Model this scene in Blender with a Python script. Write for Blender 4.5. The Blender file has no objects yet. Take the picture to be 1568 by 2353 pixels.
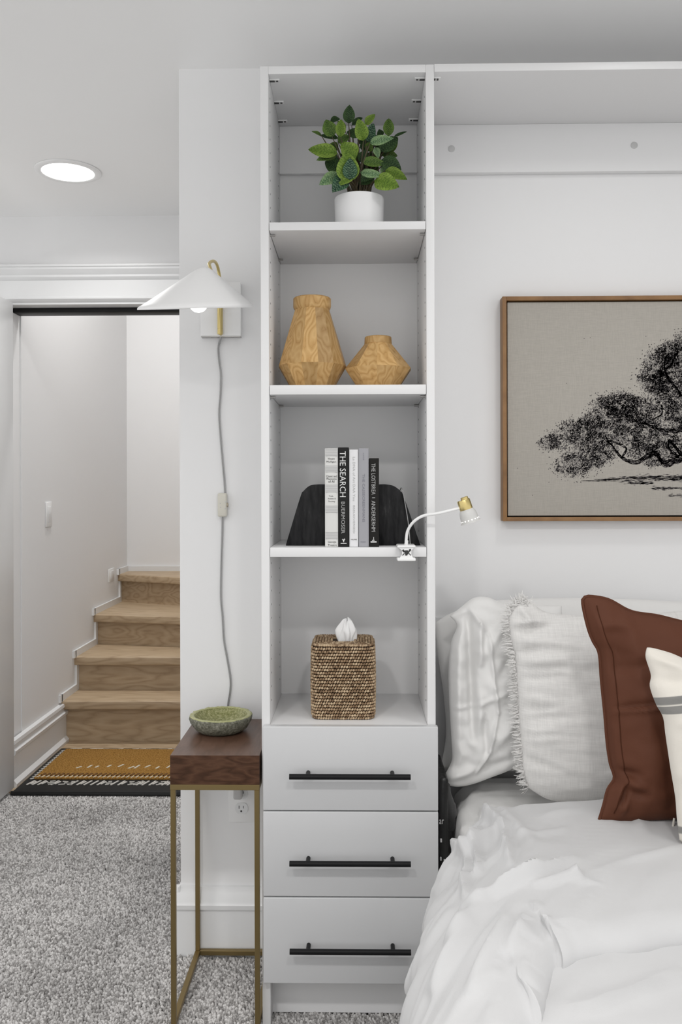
import bpy, bmesh, math, random
import numpy as np
from mathutils import Vector, Matrix, noise
random.seed(7)
PI = math.pi
sc = bpy.context.scene
C = sc.collection

# ------------------------------------------------------------------ camera
CZ, F = 1.237, 2000.0                   # camera height (m), focal length (px of a 1568 x 2353 frame)
PX, PY = 784.0, 1120.0                  # principal point
CAMR = Matrix.Rotation(0.018, 3, 'Z') @ Matrix.Rotation(PI / 2, 3, 'X') @ Matrix.Rotation(-0.0026, 3, 'Z')
cam_d = bpy.data.cameras.new('camera')
cam_d.sensor_fit = 'VERTICAL'; cam_d.sensor_height = 36.0
cam_d.lens = 36.0 * F / 2353.0
cam_d.shift_y = -(1176.5 - PY) / 2353.0
cam_d.clip_start = 0.05
cam = bpy.data.objects.new('camera', cam_d); C.objects.link(cam)
cam.matrix_world = Matrix.Translation((0, 0, CZ)) @ CAMR.to_4x4()
sc.camera = cam

# ------------------------------------------------------------------ world, exposure
W = bpy.data.worlds.new('world'); sc.world = W; W.use_nodes = True
W.node_tree.nodes['Background'].inputs[0].default_value = (1.0, 0.995, 0.985, 1)
W.node_tree.nodes['Background'].inputs[1].default_value = 1.12
sc.view_settings.view_transform = 'Standard'
sc.view_settings.look = 'None'
sc.view_settings.exposure = 0.0
sc.view_settings.gamma = 1.0
sc.view_settings.use_curve_mapping = False

# downlights: (X, Y, watts, in view)
CEIL = 2.355
DOWN = [(-1.015, 3.05, 3.2), (-0.62, 0.2, 11.5), (0.34, 0.2, 9.0), (0.62, 1.55, 1.8)]
STAIR_LIGHT = (-1.12, 4.15, 2.95, 18.5)

# ------------------------------------------------------------------ helpers
def ray(px, py):
    return CAMR @ Vector(((px - PX) / F, -(py - PY) / F, -1.0))
def at(px, py, Y):
    "photo position -> world point on the plane of depth Y"
    d = ray(px, py); t = Y / d.y
    return Vector((0, 0, CZ)) + d * t
def at_plane(px, py, Y0, z0, k):
    "same on the leaning plane Y = Y0 + k (z - z0)"
    d = ray(px, py)
    t = (Y0 + k * (CZ - z0)) / (d.y - k * d.z)
    return Vector((0, 0, CZ)) + d * t
CAMI = CAMR.transposed()
def proj(p):
    q = CAMI @ (Vector(p) - Vector((0, 0, CZ)))
    return PX + F * q.x / -q.z, PY - F * q.y / -q.z

def wloc(o):
    v = Vector((0, 0, 0))
    while o is not None:
        v += o.location; o = o.parent
    return v

def finish(me, smooth):
    if smooth:
        me.polygons.foreach_set('use_smooth', [True] * len(me.polygons))
        if smooth is not True:
            me.set_sharp_from_angle(angle=math.radians(smooth))

def obj(name, bm, mats, parent=None, smooth=35, recalc=True):
    "link a bmesh (built in world coordinates) as ONE mesh object"
    if recalc: bmesh.ops.recalc_face_normals(bm, faces=bm.faces)
    if parent is not None: off = wloc(parent)
    else:
        xs = [v.co for v in bm.verts]
        off = Vector(((min(c.x for c in xs) + max(c.x for c in xs)) / 2, (min(c.y for c in xs) + max(c.y for c in xs)) / 2, min(c.z for c in xs)))
    bmesh.ops.translate(bm, verts=bm.verts, vec=-off)
    me = bpy.data.meshes.new(name); bm.to_mesh(me); bm.free()
    for m in (mats if isinstance(mats, (list, tuple)) else [mats]): me.materials.append(m)
    finish(me, smooth)
    o = bpy.data.objects.new(name, me); C.objects.link(o)
    if parent is not None: o.parent = parent
    else: o.location = off
    return o

def npobj(name, verts, faces, mats, parent=None, smooth=True, fmat=None):
    "mesh object from arrays, world coordinates"
    verts = np.asarray(verts, dtype=float)
    off = np.array(wloc(parent)) if parent is not None else np.array([verts[:, 0].mean(), verts[:, 1].mean(), verts[:, 2].min()])
    me = bpy.data.meshes.new(name)
    me.from_pydata((verts - off).tolist(), [], faces if isinstance(faces, list) else faces.tolist())
    for m in (mats if isinstance(mats, (list, tuple)) else [mats]): me.materials.append(m)
    if fmat is not None: me.polygons.foreach_set('material_index', fmat)
    finish(me, smooth); me.update()
    o = bpy.data.objects.new(name, me); C.objects.link(o)
    if parent is not None: o.parent = parent
    else: o.location = Vector(off)
    return o

def thing(name, label, cat, loc, group=None):
    o = bpy.data.objects.new(name, None); C.objects.link(o)
    o.empty_display_size = 0.05; o.location = loc
    o['label'] = label; o['category'] = cat
    if group: o['group'] = group
    return o
def tag(o, label, cat, group=None):
    o['label'] = label; o['category'] = cat
    if group: o['group'] = group
    return o
def structure(o): o['kind'] = 'structure'; return o
def stuff(o): o['kind'] = 'stuff'; return o

def B(): return bmesh.new()
def bx(bm, x0, x1, y0, y1, z0, z1, bev=0.0, seg=2, mi=0):
    r = bmesh.ops.create_cube(bm, size=1.0)
    vs = r['verts']
    bmesh.ops.scale(bm, verts=vs, vec=(x1 - x0, y1 - y0, z1 - z0))
    bmesh.ops.translate(bm, verts=vs, vec=((x0 + x1) / 2, (y0 + y1) / 2, (z0 + z1) / 2))
    fs = set(f for v in vs for f in v.link_faces)
    for f in fs: f.material_index = mi
    if bev > 0:
        es = list(set(e for v in vs for e in v.link_edges))
        r2 = bmesh.ops.bevel(bm, geom=es, offset=bev, segments=seg, profile=0.5, affect='EDGES')
        for f in r2['faces']: f.material_index = mi
    return bm
def catmull(pts, n=8, closed=False):
    pts = [Vector(p) for p in pts]; out = []
    m = len(pts)
    for i in range(m if closed else m - 1):
        g = (lambda j: pts[j % m]) if closed else (lambda j: pts[max(0, min(m - 1, j))])
        a, b, c, d = g(i - 1), g(i), g(i + 1), g(i + 2)
        for k in range(n):
            t = k / n
            out.append(0.5 * ((2 * b) + (c - a) * t + (2 * a - 5 * b + 4 * c - d) * t * t + (3 * b - a - 3 * c + d) * t ** 3))
    if not closed: out.append(pts[-1])
    return out
def tube(bm, pts, r, seg=10, cap=True):
    pts = [Vector(p) for p in pts]; rings = []
    n = len(pts); up = None
    for i, p in enumerate(pts):
        t = (pts[min(n - 1, i + 1)] - pts[max(0, i - 1)]).normalized()
        if up is None:
            up = Vector((0, 0, 1)) if abs(t.z) < 0.9 else Vector((1, 0, 0))
        u = (up - t * up.dot(t)).normalized(); up = u
        v = t.cross(u)
        rr = r[i] if isinstance(r, (list, tuple)) else r
        rings.append([bm.verts.new(p + (u * math.cos(2 * PI * k / seg) + v * math.sin(2 * PI * k / seg)) * rr) for k in range(seg)])
    for a, b in zip(rings, rings[1:]):
        for k in range(seg): bm.faces.new((a[k], a[(k + 1) % seg], b[(k + 1) % seg], b[k]))
    if cap:
        bm.faces.new(rings[0][::-1]); bm.faces.new(rings[-1])
    return bm
def lathe(bm, prof, c, seg=32, mat=None, rot=0.0):
    "profile of (r, z) around the vertical axis at c; mat: optional 4x4 applied about c"
    rings = []
    for r, z in prof:
        ring = []
        if r < 1e-6:
            ring = [bm.verts.new((0, 0, z))]
        else:
            ring = [bm.verts.new((r * math.cos(2 * PI * k / seg + rot), r * math.sin(2 * PI * k / seg + rot), z)) for k in range(seg)]
        rings.append(ring)
    for a, b in zip(rings, rings[1:]):
        if len(a) == 1 and len(b) == 1: continue
        for k in range(seg):
            if len(a) == 1: bm.faces.new((a[0], b[(k + 1) % seg], b[k]))
            elif len(b) == 1: bm.faces.new((a[k], a[(k + 1) % seg], b[0]))
            else: bm.faces.new((a[k], a[(k + 1) % seg], b[(k + 1) % seg], b[k]))
    vs = [v for r in rings for v in r]
    M = Matrix.Translation(c) @ (mat if mat is not None else Matrix.Identity(4))
    bmesh.ops.transform(bm, matrix=M, verts=vs)
    return bm
def prism(bm, poly, fn, a, b, mi=0):
    "extrude a polygon of (p, q); fn(p, q, s) -> point, s from a to b"
    A = [bm.verts.new(fn(p, q, a)) for p, q in poly]; D = [bm.verts.new(fn(p, q, b)) for p, q in poly]
    n = len(poly); fs = [bm.faces.new(A), bm.faces.new(D[::-1])]
    for i in range(n): fs.append(bm.faces.new((A[i], D[i], D[(i + 1) % n], A[(i + 1) % n])))
    for f in fs: f.material_index = mi
    return bm
def cyl(bm, p0, p1, r, seg=16): return tube(bm, [p0, p1], r, seg)

# ------------------------------------------------------------------ materials
def mat(name, col, rough=0.6, metal=0.0, bump=None, spec=0.5, coat=0.0):
    m = bpy.data.materials.new(name); m.use_nodes = True
    nt = m.node_tree; b = nt.nodes['Principled BSDF']
    b.inputs['Base Color'].default_value = (*col, 1); b.inputs['Roughness'].default_value = rough
    b.inputs['Metallic'].default_value = metal; b.inputs['Specular IOR Level'].default_value = spec
    b.inputs['Coat Weight'].default_value = coat
    if bump:
        sc_, st, di = bump
        t = nt.nodes.new('ShaderNodeTexCoord'); n = nt.nodes.new('ShaderNodeTexNoise')
        n.inputs['Scale'].default_value = sc_; n.inputs['Detail'].default_value = 3
        nt.links.new(t.outputs['Object'], n.inputs['Vector'])
        add_bump(nt, b, n.outputs['Fac'], st, di)
    return m
def add_bump(nt, b, sock, st, di):
    bp = nt.nodes.new('ShaderNodeBump'); bp.inputs['Strength'].default_value = st; bp.inputs['Distance'].default_value = di
    nt.links.new(sock, bp.inputs['Height']); nt.links.new(bp.outputs['Normal'], b.inputs['Normal'])
    return bp
def ramp(nt, sock, stops):
    r = nt.nodes.new('ShaderNodeValToRGB')
    el = r.color_ramp.elements
    while len(el) < len(stops): el.new(0.5)
    for e, (p, c) in zip(el, stops): e.position = p; e.color = (*c, 1)
    nt.links.new(sock, r.inputs['Fac']); return r
def node(nt, kind, **kw):
    n = nt.nodes.new(kind)
    for k, v in kw.items():
        if k in n.inputs: n.inputs[k].default_value = v
        else: setattr(n, k, v)
    return n
def wood(name, stops, scale=(1, 1, 1), rings=7.0, distort=5.0, rough=0.5, fine=0.35, bump=0.1, island=0.0):
    m = mat(name, stops[0][1], rough); nt = m.node_tree; b = nt.nodes['Principled BSDF']; L = nt.links.new
    t = node(nt, 'ShaderNodeTexCoord'); mp = node(nt, 'ShaderNodeMapping'); mp.inputs['Scale'].default_value = scale
    L(t.outputs['Object'], mp.inputs['Vector'])
    if island:
        g = node(nt, 'ShaderNodeNewGeometry'); ml = node(nt, 'ShaderNodeMath', operation='MULTIPLY'); ml.inputs[1].default_value = 7.3
        L(g.outputs['Random Per Island'], ml.inputs[0])
        cx = node(nt, 'ShaderNodeCombineXYZ'); L(ml.outputs[0], cx.inputs[0]); L(ml.outputs[0], cx.inputs[1]); L(ml.outputs[0], mp.inputs['Location'])
    n = node(nt, 'ShaderNodeTexNoise', Scale=1.6, Detail=2.0)
    L(mp.outputs[0], n.inputs['Vector'])
    mul = node(nt, 'ShaderNodeMath', operation='MULTIPLY'); mul.inputs[1].default_value = rings
    L(n.outputs['Fac'], mul.inputs[0])
    fr = node(nt, 'ShaderNodeMath', operation='PINGPONG'); fr.inputs[1].default_value = 0.5
    L(mul.outputs[0], fr.inputs[0])
    m2 = node(nt, 'ShaderNodeMath', operation='MULTIPLY'); m2.inputs[1].default_value = 2.0; L(fr.outputs[0], m2.inputs[0])
    n2 = node(nt, 'ShaderNodeTexNoise', Scale=14.0, Detail=6.0, Roughness=0.7); L(mp.outputs[0], n2.inputs['Vector'])
    mx = node(nt, 'ShaderNodeMix', data_type='FLOAT'); mx.inputs[0].default_value = fine
    L(m2.outputs[0], mx.inputs[2]); L(n2.outputs['Fac'], mx.inputs[3])
    r = ramp(nt, mx.outputs[0], stops)
    if island:
        hs = node(nt, 'ShaderNodeHueSaturation'); mr = node(nt, 'ShaderNodeMapRange')
        mr.inputs[3].default_value = 1 - island; mr.inputs[4].default_value = 1 + island
        L(g.outputs['Random Per Island'], mr.inputs[0]); L(mr.outputs[0], hs.inputs['Value'])
        L(r.outputs[0], hs.inputs['Color']); L(hs.outputs[0], b.inputs['Base Color'])
    else: L(r.outputs[0], b.inputs['Base Color'])
    add_bump(nt, b, mx.outputs[0], bump, 0.002)
    return m
def fabric(name, col, weave=900.0, st=0.25, rough=0.9, sheen=0.2, slub=True):
    m = mat(name, col, rough, spec=0.2); nt = m.node_tree; b = nt.nodes['Principled BSDF']; L = nt.links.new
    b.inputs['Sheen Weight'].default_value = sheen
    t = node(nt, 'ShaderNodeTexCoord')
    hs = []
    for ax, s in ((0, (1, .06, .06)), (1, (.06, .06, 1))):
        mp = node(nt, 'ShaderNodeMapping'); mp.inputs['Scale'].default_value = s; L(t.outputs['Object'], mp.inputs['Vector'])
        n = node(nt, 'ShaderNodeTexNoise', Scale=weave, Detail=2.0); L(mp.outputs[0], n.inputs['Vector']); hs.append(n)
    ad = node(nt, 'ShaderNodeMath', operation='ADD'); L(hs[0].outputs['Fac'], ad.inputs[0]); L(hs[1].outputs['Fac'], ad.inputs[1])
    add_bump(nt, b, ad.outputs[0], st, 0.001)
    if slub:
        r = ramp(nt, ad.outputs[0], [(0.35, tuple(c * .9 for c in col)), (0.65, tuple(min(1, c * 1.04) for c in col))])
        mr = node(nt, 'ShaderNodeMath', operation='MULTIPLY'); mr.inputs[1].default_value = 0.5
        L(ad.outputs[0], mr.inputs[0]); L(mr.outputs[0], r.inputs['Fac']); L(r.outputs[0], b.inputs['Base Color'])
    return m
def emis(name, col, s):
    m = mat(name, col); b = m.node_tree.nodes['Principled BSDF']
    b.inputs['Emission Color'].default_value = (*col, 1); b.inputs['Emission Strength'].default_value = s
    return m

M_wall = mat('painted_wall', (0.82, 0.82, 0.825), 0.75, bump=(420, 0.04, 0.001))
M_ceil = mat('painted_ceiling', (0.93, 0.93, 0.93), 0.85, bump=(300, 0.04, 0.001))
M_trim = mat('gloss_trim_paint', (0.78, 0.785, 0.79), 0.32)
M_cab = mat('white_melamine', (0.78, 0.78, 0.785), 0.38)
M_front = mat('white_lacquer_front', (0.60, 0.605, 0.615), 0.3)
M_black = mat('matt_black_metal', (0.010, 0.010, 0.011), 0.45, spec=0.15)
M_dark = mat('dark_hole', (0.05, 0.05, 0.05), 0.8)
M_jet = mat('black_rubber_and_strip', (0.012, 0.012, 0.012), 0.5, spec=.2)
M_white = mat('white_plastic', (0.86, 0.86, 0.86), 0.3)
M_cream = mat('cream_plastic', (0.62, 0.60, 0.53), 0.35)
M_brass = mat('brushed_brass', (0.62, 0.50, 0.22), 0.32, 1.0)
M_abrass = mat('antique_brass', (0.27, 0.20, 0.09), 0.42, 0.85, bump=(60, .08, .001))
M_nickel = mat('satin_nickel', (0.45, 0.44, 0.43), 0.4, 0.9)
M_shade = mat('white_shade', (0.84, 0.84, 0.84), 0.42)
M_cord = mat('clear_grey_cord', (0.34, 0.34, 0.34), 0.25, 0.4)
M_bulb = emis('lit_bulb', (1, 0.98, 0.95), 2.2)
M_lens = emis('lit_lens', (1, 0.99, 0.97), 6.0)
M_oak = wood('oak', [(0.05, (0.29, 0.20, 0.118)), (0.45, (0.45, 0.335, 0.215)), (0.95, (0.54, 0.42, 0.285))], scale=(1.1, 7, 7), rings=9, fine=0.55, rough=0.5)
M_walnut = wood('walnut', [(0.1, (0.036, 0.017, 0.009)), (0.5, (0.074, 0.035, 0.020)), (0.95, (0.115, 0.058, 0.034))], scale=(6, 14, 22), rings=5, fine=0.5, rough=0.36)
M_walnut_sheen = wood('walnut_top_sheen', [(0.1, (0.075, 0.038, 0.023)), (0.5, (0.115, 0.060, 0.039)), (0.95, (0.15, 0.084, 0.058))], scale=(22, 4, 6), rings=4, fine=0.6, rough=0.33)  # paler walnut for the top face: its sheen is put into the colour
M_vase = wood('vase_wood', [(0.03, (0.26, 0.13, 0.038)), (0.25, (0.47, 0.28, 0.105)), (0.95, (0.61, 0.405, 0.185))], scale=(11, 11, 4.2), rings=12, fine=0.38, rough=0.42, island=0.24)
for m_, v_ in ((M_walnut, .2), (M_vase, .25)): m_.node_tree.nodes['Principled BSDF'].inputs['Specular IOR Level'].default_value = v_
M_fwood = wood('frame_wood', [(0.1, (0.16, 0.075, 0.025)), (0.9, (0.32, 0.17, 0.065))], scale=(3, 20, 3), rings=5, fine=0.6)
M_leaf = None
M_pot = mat('white_ceramic', (0.86, 0.86, 0.865), 0.45)
M_soil = mat('soil', (0.03, 0.022, 0.015), 0.95, bump=(120, 0.8, 0.01))
M_stem = mat('stem', (0.075, 0.06, 0.03), 0.6)
M_linen = fabric('white_linen', (0.72, 0.71, 0.695), 500, 0.35)
M_cotton = fabric('white_cotton', (0.75, 0.745, 0.735), 1500, 0.12, slub=False)
M_duvet = fabric('duvet_cotton', (0.575, 0.575, 0.58), 1600, 0.10, slub=False)
M_creamf = fabric('cream_cotton', (0.70, 0.665, 0.605), 1100, 0.2, slub=False)
M_stripe = fabric('grey_stripe', (0.31, 0.30, 0.29), 700, 0.5)
def stripe_nodes(m):
    nt = m.node_tree; b = nt.nodes['Principled BSDF']; L = nt.links.new
    at_ = node(nt, 'ShaderNodeAttribute', attribute_name='band')
    mr = node(nt, 'ShaderNodeMapRange'); mr.inputs[1].default_value = 1480; mr.inputs[2].default_value = 1960; L(at_.outputs['Fac'], mr.inputs[0])
    f = lambda v: (v - 1480) / 480
    W_, G_ = (.70, .665, .605), (.235, .23, .22)
    st = [(0, W_)]
    for a, c in ((1601, 1620), (1624, 1642), (1906, 1922)): st += [(f(a) - .002, W_), (f(a), G_), (f(c), G_), (f(c) + .002, W_)]
    r = ramp(nt, mr.outputs[0], st); L(r.outputs[0], b.inputs['Base Color'])
stripe_nodes(M_creamf)
M_tas = fabric('cream_thread', (0.70, 0.665, 0.605), 1100, 0.2, slub=False)
M_leather = mat('brown_leather', (0.098, 0.036, 0.020), 0.6, bump=(650, 0.12, 0.001), spec=0.14)
M_seam = mat('brown_seam', (0.06, 0.022, 0.012), 0.8, spec=.05)
M_greyf = fabric('dark_grey_cloth', (0.075, 0.075, 0.075), 600, 0.3)
M_blackf = mat('black_nylon', (0.012, 0.012, 0.012), 0.35, bump=(60, 0.4, 0.004))
M_print_glint = mat('white_print_and_glint', (0.7, 0.7, 0.7), 0.6)
M_gap = mat('black_gap', (0.01, 0.01, 0.01), 0.9)
M_marble = mat('black_marble', (0.02, 0.02, 0.021), 0.4, spec=0.08)
M_tissue = mat('tissue_paper', (0.88, 0.88, 0.88), 0.9)
M_capg = mat('grey_plastic_cap', (.52, .52, .52), .5)
M_page = mat('book_pages', (0.74, 0.73, 0.69), 0.9)

def marble_nodes(m):
    nt = m.node_tree; b = nt.nodes['Principled BSDF']; L = nt.links.new
    t = node(nt, 'ShaderNodeTexCoord'); mp = node(nt, 'ShaderNodeMapping'); mp.inputs['Scale'].default_value = (1, 1, .18)
    mp.inputs['Rotation'].default_value = (0, 0.15, 0)
    L(t.outputs['Object'], mp.inputs['Vector'])
    n = node(nt, 'ShaderNodeTexNoise', Scale=70.0, Detail=6.0, Roughness=0.65); L(mp.outputs[0], n.inputs['Vector'])
    r = ramp(nt, n.outputs['Fac'], [(0.35, (0.008, 0.008, 0.009)), (0.6, (0.026, 0.026, 0.027)), (0.78, (0.085, 0.085, 0.085))])
    L(r.outputs[0], b.inputs['Base Color'])
marble_nodes(M_marble)

def carpet_mat():
    m = mat('loop_carpet', (0.3, 0.29, 0.285), 0.95, spec=0.1); nt = m.node_tree; b = nt.nodes['Principled BSDF']; L = nt.links.new
    g = node(nt, 'ShaderNodeNewGeometry')
    r = ramp(nt, g.outputs['Random Per Island'], [(0.0, (0.27, 0.26, 0.253)), (0.3, (0.43, 0.418, 0.41)), (0.6, (0.57, 0.556, 0.548)), (1.0, (0.72, 0.705, 0.695))])
    t = node(nt, 'ShaderNodeTexCoord'); n = node(nt, 'ShaderNodeTexNoise', Scale=2.5, Detail=2.0); L(t.outputs['Object'], n.inputs['Vector'])
    mr = node(nt, 'ShaderNodeMapRange'); mr.inputs[1].default_value = .3; mr.inputs[2].default_value = .7; mr.inputs[3].default_value = .82; mr.inputs[4].default_value = 1.15
    L(n.outputs['Fac'], mr.inputs[0]); hs = node(nt, 'ShaderNodeHueSaturation'); L(mr.outputs[0], hs.inputs['Value'])
    L(r.outputs[0], hs.inputs['Color']); L(hs.outputs[0], b.inputs['Base Color'])
    return m
M_carpet = carpet_mat()
M_cbase = mat('carpet_backing', (0.10, 0.095, 0.09), 0.95, bump=(250, 0.8, 0.01))

def coir_mat():
    m = mat('coir', (0.33, 0.17, 0.035), 0.95, spec=0.1); nt = m.node_tree; b = nt.nodes['Principled BSDF']; L = nt.links.new
    t = node(nt, 'ShaderNodeTexCoord'); n = node(nt, 'ShaderNodeTexNoise', Scale=160.0, Detail=4.0); L(t.outputs['Object'], n.inputs['Vector'])
    r = ramp(nt, n.outputs['Fac'], [(0.3, (0.15, 0.07, 0.014)), (0.5, (0.32, 0.168, 0.042)), (0.75, (0.46, 0.275, 0.09))])
    L(r.outputs[0], b.inputs['Base Color']); add_bump(nt, b, n.outputs['Fac'], 1.0, 0.004)
    return m
M_coir = coir_mat()

def glaze(name, stops, scale, rough, st):
    m = mat(name, (0.3, 0.3, 0.2), rough); nt = m.node_tree; b = nt.nodes['Principled BSDF']; L = nt.links.new
    t = node(nt, 'ShaderNodeTexCoord'); n = node(nt, 'ShaderNodeTexNoise', Scale=scale, Detail=6.0, Roughness=0.75); L(t.outputs['Object'], n.inputs['Vector'])
    r = ramp(nt, n.outputs['Fac'], stops); L(r.outputs[0], b.inputs['Base Color']); add_bump(nt, b, n.outputs['Fac'], st, 0.003)
    return m
M_stone = glaze('rough_stone_glaze', [(0.32, (0.045, 0.045, 0.03)), (0.5, (0.155, 0.155, 0.115)), (0.68, (0.36, 0.36, 0.30))], 150, 0.6, 0.7)
M_green = glaze('green_glaze', [(0.3, (0.085, 0.095, 0.02)), (0.5, (0.25, 0.255, 0.095)), (0.7, (0.52, 0.50, 0.29))], 170, 0.18, 0.25)
M_rim = glaze('rim_glaze', [(0.3, (0.26, 0.27, 0.09)), (0.7, (0.52, 0.52, 0.28))], 120, 0.3, 0.3)
M_rattan = mat('rattan', (0.3, 0.19, 0.1), 0.6)
def rattan_nodes(m):
    nt = m.node_tree; b = nt.nodes['Principled BSDF']; L = nt.links.new
    g = node(nt, 'ShaderNodeNewGeometry')
    t = node(nt, 'ShaderNodeTexCoord'); mp = node(nt, 'ShaderNodeMapping'); mp.inputs['Scale'].default_value = (.4, .4, 1)
    L(t.outputs['Object'], mp.inputs['Vector'])
    n = node(nt, 'ShaderNodeTexNoise', Scale=60.0, Detail=2.0); L(mp.outputs[0], n.inputs['Vector'])
    mx = node(nt, 'ShaderNodeMix', data_type='FLOAT'); mx.inputs[0].default_value = 0.5
    L(g.outputs['Random Per Island'], mx.inputs[2]); L(n.outputs['Fac'], mx.inputs[3])
    r = ramp(nt, mx.outputs[0], [(0.15, (0.12, 0.07, 0.035)), (0.42, (0.32, 0.21, 0.12)), (0.75, (0.60, 0.46, 0.30))])
    L(r.outputs[0], b.inputs['Base Color'])
rattan_nodes(M_rattan)
M_rattan_dark = mat('rattan_core', (0.05, 0.028, 0.014), 0.8)

def leaf_mat(name, base, edge, vein):
    m = mat(name, base, 0.5, spec=0.2); nt = m.node_tree; b = nt.nodes['Principled BSDF']; L = nt.links.new
    uv = node(nt, 'ShaderNodeUVMap', uv_map='uv'); sp = node(nt, 'ShaderNodeSeparateXYZ'); L(uv.outputs[0], sp.inputs[0])
    ab = node(nt, 'ShaderNodeMath', operation='ABSOLUTE'); L(sp.outputs[0], ab.inputs[0])
    sl = node(nt, 'ShaderNodeMath', operation='MULTIPLY_ADD'); sl.inputs[1].default_value = -0.28; L(ab.outputs[0], sl.inputs[0]); L(sp.outputs[1], sl.inputs[2])
    n = node(nt, 'ShaderNodeTexNoise', Scale=5.0, Detail=3.0); L(uv.outputs[0], n.inputs['Vector'])
    nm = node(nt, 'ShaderNodeMath', operation='MULTIPLY_ADD'); nm.inputs[1].default_value = 0.3; L(n.outputs['Fac'], nm.inputs[0]); L(sl.outputs[0], nm.inputs[2])
    w = node(nt, 'ShaderNodeMath', operation='MULTIPLY'); w.inputs[1].default_value = 9.0; L(nm.outputs[0], w.inputs[0])
    pp = node(nt, 'ShaderNodeMath', operation='PINGPONG'); pp.inputs[1].default_value = 0.5; L(w.outputs[0], pp.inputs[0])
    r1 = ramp(nt, pp.outputs[0], [(0.0, (.75, .75, .75)), (0.12, (0.5, 0.5, 0.5)), (0.26, (0, 0, 0))])
    n3 = node(nt, 'ShaderNodeTexNoise', Scale=7.0, Detail=2.0); L(uv.outputs[0], n3.inputs['Vector'])
    r3 = ramp(nt, n3.outputs['Fac'], [(0.34, (.35, .35, .35)), (0.58, (1, 1, 1))])
    fm_ = node(nt, 'ShaderNodeMath', operation='MULTIPLY'); L(r1.outputs[0], fm_.inputs[0]); L(r3.outputs[0], fm_.inputs[1])
    mx = node(nt, 'ShaderNodeMix', data_type='RGBA'); L(fm_.outputs[0], mx.inputs[0]); mx.inputs[7].default_value = (*vein, 1)
    n2 = node(nt, 'ShaderNodeTexNoise', Scale=3.0, Detail=4.0); L(uv.outputs[0], n2.inputs['Vector'])
    ad = node(nt, 'ShaderNodeMath', operation='MULTIPLY_ADD'); ad.inputs[1].default_value = 0.5; L(ab.outputs[0], ad.inputs[0]); 
    sb = node(nt, 'ShaderNodeMath', operation='SUBTRACT'); sb.inputs[1].default_value = 0.25; L(n2.outputs['Fac'], sb.inputs[0]); L(sb.outputs[0], ad.inputs[2])
    r2 = ramp(nt, ad.outputs[0], [(0.2, base), (0.75, edge)])
    L(r2.outputs[0], mx.inputs[6]); L(mx.outputs[2], b.inputs['Base Color'])
    add_bump(nt, b, pp.outputs[0], 0.25, 0.002)
    return m
M_leaves = [leaf_mat('leaf_mid', (0.030, 0.070, 0.012), (0.10, 0.18, 0.030), (0.19, 0.28, 0.075)),
            leaf_mat('leaf_light', (0.10, 0.18, 0.018), (0.23, 0.34, 0.06), (0.025, 0.06, 0.010)),
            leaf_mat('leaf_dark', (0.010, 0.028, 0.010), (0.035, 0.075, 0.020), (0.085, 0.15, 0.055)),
            leaf_mat('leaf_pale', (0.05, 0.12, 0.05), (0.22, 0.34, 0.15), (0.36, 0.47, 0.28)),
            leaf_mat('leaf_teal', (0.008, 0.032, 0.020), (0.03, 0.085, 0.045), (0.22, 0.34, 0.20))]

# ------------------------------------------------------------------ setting
YW = 2.316          # bed wall face
XC = -0.4725        # left corner of that wall (hallway side)
YD, YD2 = 3.56, 3.70  # door wall
XS, YS = -1.435, 5.41   # stair left wall, stair back wall
def wallbox(name, *a, m=M_wall):
    return structure(obj(name, bx(B(), *a), m, smooth=False))
wallbox('wall_back', XC, 3.2, YW, YD, 0, CEIL)
b = B(); bx(b, -2.5, -1.44, YD, YD2, 0, CEIL); bx(b, -1.44, -0.60, YD, YD2, 2.003, CEIL); bx(b, -0.60, 0.6, YD, YD2, 0, CEIL)
structure(obj('wall_door', b, M_wall, smooth=False))
wallbox('wall_stair_left', XS - 0.12, XS, YD2, YS + .12, 0, 3.3)
wallbox('wall_stair_back', XS, 0.6, YS, YS + .12, 0, 3.3)
wallbox('wall_stair_right', 0.6, 0.72, YD2, YS + .12, 0, 3.3)
wallbox('wall_stair_front', XS - .12, 0.72, YD2 - .1, YD2, CEIL + .1, 3.3)
structure(obj('ceiling', bx(B(), -2.5, 3.3, -0.5, YD2, CEIL, CEIL + .1), M_ceil, smooth=False))
structure(obj('ceiling', bx(B(), XS - .12, 0.72, YD2 - .1, YS + .12, 3.3, 3.4), M_ceil, smooth=False))
floor = structure(obj('floor', bx(B(), -2.5, 3.2, -0.5, YD - .04, -0.06, -0.012), M_cbase, smooth=False))

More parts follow.
